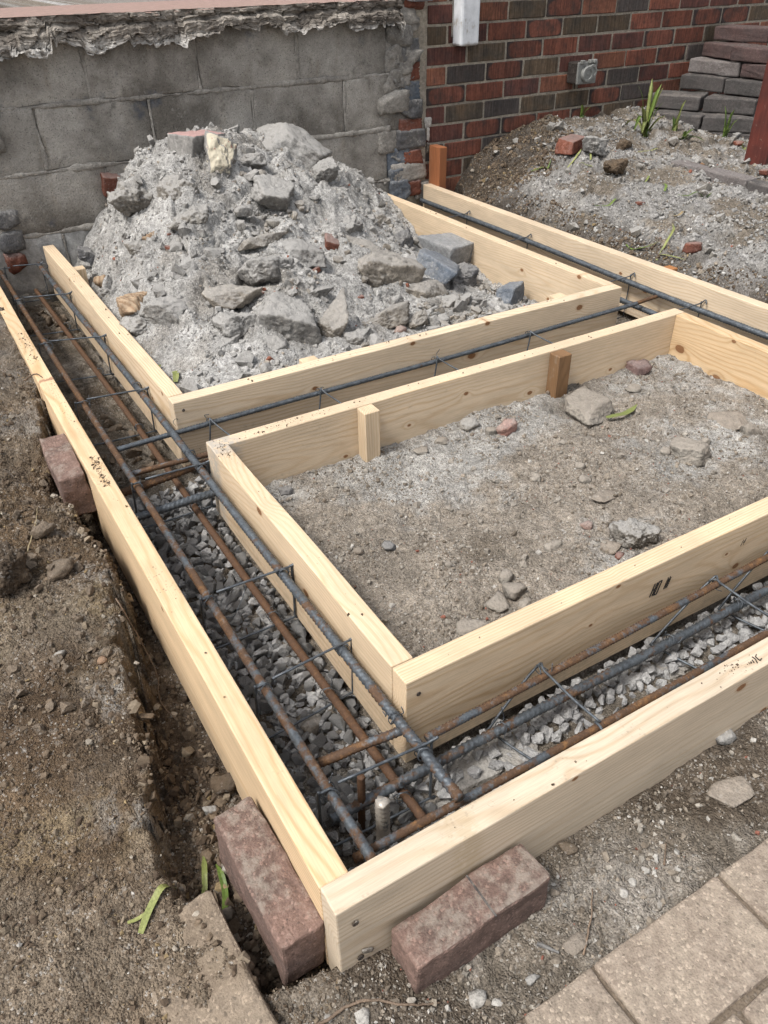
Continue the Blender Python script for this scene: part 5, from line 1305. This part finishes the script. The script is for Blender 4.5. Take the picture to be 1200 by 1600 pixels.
# ---------------------------------------------------------------- broken pieces lying about
RM = {'conc': M_CONC, 'beige': M_BEIGE, 'dark': M_DARK, 'blue': M_BLUE, 'granite': M_GRANITE, 'clod': M_CLOD, 'soilrock': M_SOILROCK, 'clodb': M_CLODB, 'brick': M_REDBIT, 'brickdark': M_REDBIT, 'pinkbit': M_PINKBIT,
      'purple': M_PURPLE, 'plate': M_PLATE, 'soilplate': M_SOILPLATE, 'light': M_LIGHT, 'orange': M_ORANGE, 'woody': M_WOODY, 'pink': M_PINKTOP, 'cream': M_CREAM}
WORD = {'conc': ('grey concrete', 'rubble'), 'beige': ('beige mortar', 'rubble'), 'dark': ('dark stone', 'rubble'), 'blue': ('blue-grey stone', 'rubble'), 'clod': ('dusty clod', 'clod'), 'clodb': ('brown earth', 'clod'), 'soilrock': ('dark earth', 'clod'),
        'brick': ('red brick', 'brick fragment'), 'pinkbit': ('pinkish masonry', 'rubble'), 'soilplate': ('caked soil', 'clod'), 'light': ('pale stone', 'stone'), 'orange': ('orange stone', 'stone'), 'plate': ('flat mortar', 'rubble'), 'woody': ('striped render', 'rubble')}
PLACE = {'HEAP': 'on the rubble heap', 'B': 'on the dirt inside the near box', 'BANK': 'on the left soil bank', 'GAP': 'beside the left board', 'FRONT': 'in the strip before the front board', 'R': 'on the grey ground at right', 'CH': 'on the trench floor'}
ROT = {0: (0.05, 0.08, 0.35), 1: (-0.3, 0.1, -0.35), 2: (0.15, 0.4, -0.3), 19: (0.25, 0.05, 0.15), 18: (0.5, 0.3, 0.7), 22: (-0.1, 0.05, -0.3), 16: (0.3, 0.45, -0.3), 14: (0.3, 0.4, -0.3), 127: (0.3, 0.25, -0.2), 129: (0.35, 0.35, -0.3), 130: (0.3, 0.2, -0.15), 131: (0.35, 0.45, -0.25), 132: (0.25, -0.15, 0.2)}
for j, (x, y, z, w, h, mt, pl, lab) in enumerate(ROCKS):
    mat_ = M_CONCB if (pl == 'B' and mt in ('conc', 'beige')) else RM[mt]
    r = random.Random(500 + j); big = max(w, h) > .06
    flat = mt in ('plate', 'soilplate'); d = w * r.uniform(.6, .95)
    H = h * .75 if not flat else max(.012, h * .3)
    if mt in ('cream',): d = w * .75; H = h * .95
    if mt in ('granite', 'pink', 'blue', 'brickdark', 'brick', 'purple'): cuts, rough, boxy = 2, .022, .92
    elif mt in ('clod', 'clodb', 'soilrock'): cuts, rough, boxy = 9, .13, .6
    else: cuts, rough, boxy = 8, .085, .72
    me = rock_mesh('rock', (w, d, H), 1000 + j, cuts, rough, (5 if max(w, h) > .085 else 4) if big else (3 if max(w, h) > .022 else 2), boxy, .10 if boxy > .9 else .25, .10 if mt in ('clod', 'clodb', 'soilrock') else 0.)
    kind = {'brick': 'brick_fragment', 'clod': 'clod', 'clodb': 'clod', 'soilrock': 'earth_clod', 'plate': 'mortar_plate', 'soilplate': 'soil_plate', 'granite': 'kerb_stone', 'cream': 'painted_masonry', 'pink': 'painted_masonry', 'light': 'pebble', 'orange': 'stone'}.get(mt, 'rubble_chunk')
    me.name = kind
    rz = r.uniform(0, 6.28) if lab is None else r.uniform(-.5, .5); tl = .35 if pl == 'HEAP' else .12
    rot = (r.uniform(-tl, tl), r.uniform(-tl, tl), rz)
    if j in ROT: rot = ROT[j]
    sink = (.28 if pl == 'B' else .12) if not flat else .1
    o = obj(kind, me, mat_, None, (x, y, z + H * (.5 - sink) * (.85 if pl == 'HEAP' else 1) * (1 if not flat else .6)), rot)
    wd, cat = WORD.get(mt, ('stone', 'rubble'))
    size = 'small' if max(w, h) < .06 else 'medium'
    tag(o, lab or f'{size} {wd} piece lying {PLACE[pl]}', cat, f'{wd} pieces {PLACE[pl]}')
    if mt == 'granite':
        obj('bolt_hole', disc_mesh('bolt_hole', .008, .004, 14), M_DARK, o, (-.02, -d * .46, .012), (0, 0, 0))
    if mt == 'brickdark':
        o.data.materials.clear(); o.data.materials.append(M_REDBIT); o2 = obj('mortar_side', rock_mesh('mortar_side', (w * .5, d * .8, h * .7), 77, 3, .06, 3, .85), M_DARK, o, (w * .42, .01, .004))

# medium rubble strewn over the heap and in the box, too many to tell apart
def strew(name, label, n, box, zf, a, b, mat, keep=None):
    x = RS.uniform(box[0], box[1], n * 3); y = RS.uniform(box[2], box[3], n * 3)
    m_ = RS.rand(n * 3) < sst(-.3, .5, fbm(x, y, 5, 3, 95))
    if keep is not None: m_ &= keep(x, y)
    x, y = x[m_][:n], y[m_][:n]
    s = sizes(len(x), a, b, 2.0); V, F, C = stones(x, y, zf(x, y) + s * .25, s, np.ones((len(x), 3)))
    return tag(obj(name, fast_mesh(name, V, F, False), mat), label, 'rubble', kind='stuff')
strew('heap_rubble', 'fist-sized and smaller grey rubble mixed through the heap', 420, (.06, 1.38, 1.09, 2.4), heap_z, .008, .034, M_CONC)
strew('heap_rubble', 'beige rubble crumbs mixed through the right side of the heap', 200, (.5, 1.38, 1.09, 2.2), heap_z, .008, .026, M_BEIGE)
strew('box_rubble', 'grey stones scattered among the pebbles in the near box', 130, (.06, 1.38, .06, .76), gz, .004, .012, M_CONCB)
strew('mound_rubble', 'grey and brown lumps on the ground right of the forms', 380, (1.75, 3.0, .9, 2.4), gz, .007, .034, M_CLOD)
strew('bank_rubble', 'brown crumbs of earth heaped on the left bank', 520, (-.62, -.27, .05, 1.2), gz, .0035, .014, M_CLODB, keep=lambda x, y: (XL - T - x) > gapw(y) + .01)
strew('trench_rubble', 'broken stones on the floor of the far left trench', 90, (XL + .01, -.01, 1.0, 2.45), gz, .010, .026, M_CLODB)
strew('front_rubble', 'stones on the dirt floor of the front trench', 60, (-.15, .6, -.19, -.02), gz, .005, .012, M_PLATE)

# ---------------------------------------------------------------- grass and leaves
def leaf_material(name, a, b):
    M = Mat(name); x, y, z = M.xyz(); n = M.noise(30, 3); s = M.noise(1, 2, .5, (400, 400, 30)); r = M.rnd()
    c = M.mix(a, b, (n + (r - .5) * .5).ss(.3, .7)); c = M.scale(c, s.ss(.3, .7, .85, 1.15))
    M.p.inputs['Subsurface Weight'].default_value = 0
    return M.done(c, .5, s, .001, .3)
M_GR = leaf_material('fresh_leaf', (.125, .18, .04), (.07, .115, .025)); M_YG = leaf_material('wilted_leaf', (.25, .265, .095), (.165, .19, .06)); M_DRY = leaf_material('dry_leaf', (.34, .28, .17), (.24, .18, .10))
def blade_arrays(P, w, fold=.25, n=6):
    P = smooth_path(P, n); m_ = len(P); t = np.linspace(0, 1, m_); Tn = np.gradient(P, axis=0); Tn /= np.linalg.norm(Tn, axis=1)[:, None]
    side = np.cross(Tn, [0, 0, 1.]); side[np.linalg.norm(side, axis=1) < .05] = (1, 0, 0); side /= np.linalg.norm(side, axis=1)[:, None]; nrm = np.cross(side, Tn)
    ww = w * np.minimum(1, (1 - t) * 3.2 + .12) * (.75 + .25 * np.minimum(1, t * 5)); th = .0006
    rows_ = []
    for a_, dz in ((-1, fold), (0, 0), (1, fold), (0, -th / max(w, 1e-6) * 1.5)):
        rows_.append(P + side * (ww * a_)[:, None] * .5 + nrm * (ww * .5 * dz)[:, None])
    V = np.stack(rows_, 1).reshape(-1, 3); i = np.arange(m_ - 1)[:, None] * 4; F = []
    for a_ in range(4): F.append(np.stack([i + a_, i + (a_ + 1) % 4, i + 4 + (a_ + 1) % 4, i + 4 + a_], -1))
    return V, np.concatenate(F, 0).reshape(-1, 4)
def leaf(label, pts, w, mat, group='torn green leaves lying on the ground'):
    w *= .72
    pts = np.array(pts, float); o_ = pts[0].copy(); V, F = blade_arrays(pts - o_, w)
    return tag(obj('leaf_blade', fast_mesh('leaf_blade', V, F, False), mat, None, o_), label, 'leaf', group)
def G1(x, y): return float(ground_z(np.array([x]), np.array([y]))[0])
def lying(x, y, L, ang, lift=.006, curl=.2, k=5, zf=None):
    out = []
    for t in np.linspace(0, 1, k):
        a = ang + curl * (t - .5); px, py = x + math.cos(a) * L * (t - .5), y + math.sin(a) * L * (t - .5)
        z = (zf or G1)(px, py); out.append((px, py, z + lift * .7 + .05 * L * math.sin(t * 3.1)))
    return out
leaf('long fresh leaf lying by the near left paver', lying(-.318, -.035, .085, 1.35, .010, .3), .012, M_GR); leaf('pale wilted leaf beside the fresh one by the near left paver', lying(-.335, -.005, .07, 1.2, .010), .011, M_YG)
leaf('short green leaf tip by the near left paver', lying(-.352, -.060, .045, 1.9, .008), .010, M_GR); leaf('torn yellow-green leaf lying alone on the left soil', lying(-.408, -.052, .075, .62, .007, -.3), .013, M_YG); leaf('small split end of the torn leaf on the left soil', lying(-.425, -.060, .04, .1, .006), .007, M_YG)
hz1 = lambda x, y: float(heap_z(np.array([x]), np.array([y]))[0])
leaf('small green leaf on the heap edge by the far box corner', lying(.075, 1.245, .05, 1.4, .012, .5, zf=hz1), .022, M_YG); leaf('second small leaf on the heap edge behind the first', lying(.052, 1.33, .035, .6, .012, .3, zf=hz1), .018, M_YG)
leaf('torn pale leaf beside the brown stake in the near box', lying(.990, .655, .10, 2.2, .016, .4), .018, M_YG); leaf('broad pale leaf lying in the near box', lying(1.03, .575, .13, .15, .012, .3), .022, M_YG)
RL = [(1.80, 1.30, .12, -1.2, 'M_GR', 'bright green leaf by the right board'), (1.88, 1.24, .20, .55, 'M_YG', 'long pale stalk slanting up the ground beside the right board'), (1.80, 1.16, .10, -1.3, 'M_YG', 'short pale stalk end hanging over the hollow by the right board'),
      (2.20, 1.58, .10, .9, 'M_GR', 'green leaf halfway between the right board and the edging block'), (2.22, 1.44, .14, -.4, 'M_GR', 'flat green leaf close to the edging block'), (2.14, 2.03, .10, .3, 'M_YG', 'wilted leaf beside the brick fragment'), (2.20, 2.02, .09, 1.2, 'M_YG', 'crumpled pale leaf in front of the brick fragment'), (2.02, 2.10, .12, .1, 'M_GR', 'flat dark green leaf left of the brick fragment'),
      (2.05, 1.35, .12, .4, 'M_DRY', 'dry leaf in the middle of the grey ground'), (1.95, 1.62, .14, .1, 'M_GR', 'thin green leaf lying before the earth clods'), (2.25, 1.72, .09, .5, 'M_YG', 'short pale leaf beside the end of the edging block'), (2.12, 1.95, .06, 2.2, 'M_YG', 'bright yellow-green leaf scrap by the dark clod'), (2.5, 1.95, .12, -.3, 'M_YG', 'pale leaf lying before the tall grass tuft')]
for x, y, L, a, mt, lb in RL: leaf(lb, lying(x, y, L, a, .010, .4), .013 if mt != 'M_YG' else .011, {'M_GR': M_GR, 'M_YG': M_YG, 'M_DRY': M_DRY}[mt])
def tuft(label, x, y, n, hmax, seed, spread=.10, w=.011):
    r = random.Random(seed); z = G1(x, y) - .01; root = empty('grass_tuft', (x, y, z), label, 'grass', 'grass tufts by the garden wall')
    for k in range(n):
        a = r.uniform(0, 6.28); h = hmax * (r.uniform(.35, 1) if k else 1); s = spread * r.uniform(.2, 1) * (1.2 - .6 * h / hmax)
        P = [(r.uniform(-.012, .012), r.uniform(-.012, .012), 0)]; dx, dy = math.cos(a), math.sin(a)
        if r.random() < .3: P += [(dx * s * .5, dy * s * .5, h * .35), (dx * s * 1.1, dy * s * 1.1, h * .42), (dx * s * 1.7, dy * s * 1.7, h * .2)]
        else: P += [(dx * s * .25, dy * s * .25, h * .4), (dx * s * .6, dy * s * .6, h * .8), (dx * s * 1.0, dy * s * 1.0, h)]
        V, F = blade_arrays(P, w * r.uniform(.7, 1.15)); obj('blade', fast_mesh('blade', V, F, True), r.choice([M_GR, M_GR, M_YG]), root)
tuft('tallest tuft of broad green blades before the garden wall', 2.64, 2.13, 13, .24, 1, .12, .020); tuft('slim pair of upright blades right of the tallest tuft', 2.82, 2.12, 5, .14, 2, .06, .015)
tuft('leaning blades growing at the foot of the garden wall blocks', 2.98, 1.96, 6, .15, 3, .09, .014); tuft('low trampled tuft beside the red post', 3.0, 1.84, 12, .06, 4, .12, .012); tuft('small sprout against the brick wall', 2.50, 2.41, 6, .07, 5, .06, .012); tuft('flattened blades between the tall tuft and the slim one', 2.72, 1.98, 7, .05, 6, .12, .013); tuft('low blades at the post foot', 2.86, 1.75, 8, .05, 7, .08, .011)

# ---------------------------------------------------------------- twigs and loose wire
M_TWIG = stone_material('twig_bark', (.13, .085, .055), (.20, .14, .095), dust=.1)
def twig(label, pts, r, mat=None, cat='twig', name='twig'):
    P = smooth_path(pts, 6); P = P + np.random.RandomState(len(label)).normal(0, r * .35, P.shape); V, F = tube_arrays(P - P[0], np.linspace(r, r * .5, len(P)), 6)
    tag(obj(name, fast_mesh(name, V, tri(F), True), mat or M_TWIG, None, P[0]), label, cat)
def on(x, y, dz=.004): return (x, y, G1(x, y) + dz)
twig('thin brown root lying before the near corner of the front board', [on(-.30, -.275), on(-.24, -.285, .008), on(-.19, -.315, .006), on(-.16, -.33)], .0022)
twig('short twig across the soil in the front strip', [on(.02, -.375), on(.06, -.345, .008), on(.085, -.32)], .0014)
twig('small reddish twig before the front board', [on(.19, -.345), on(.215, -.325, .007)], .0015)
twig('dark plastic sliver in the front strip', [on(-.02, -.335, .004), on(-.005, -.36, .006)], .003, M_DARK, 'sliver', 'plastic_sliver')
twig('thin stalk lying across the left bank', [on(-.405, .66, .01), on(-.375, .73, .012), on(-.36, .80, .01)], .0012, M_DRY)
twig('twig poking over the left board from the bank', [(-.275, 1.38, -.015), (-.245, 1.36, .004), (-.235, 1.33, .002)], .0022)
twig('dark root curled in the gap beside the left board', [on(-.30, .46, .02), on(-.275, .40, .02), on(-.29, .33, .015), on(-.28, .27, .02)], .0014)
twig('brown root hanging in the gap near the left paver', [on(-.31, .98, .03), on(-.285, 1.0, .04), on(-.262, 1.03, .045)], .002)
twig('bent offcut of wire lying on the gravel', [(-.13, .49, -.186), (-.105, .455, -.178), (-.07, .475, -.150), (-.06, .49, -.145)], .0014, M_WIRE, 'wire', 'wire_offcut')
twig('wire loop sprung from the corner of the far box', [(-.004, 1.035, -.085), (.004, 1.026, -.055), (.0, 1.022, -.040), (-.010, 1.018, -.045), (-.004, 1.02, -.06)], .0009, M_WIRE, 'wire', 'wire_loop')
twig('rusty nail shank standing among the gravel', [(-.098, .40, -.20), (-.1, .402, -.168)], .0022, MR['rusty'], 'nail', 'nail')
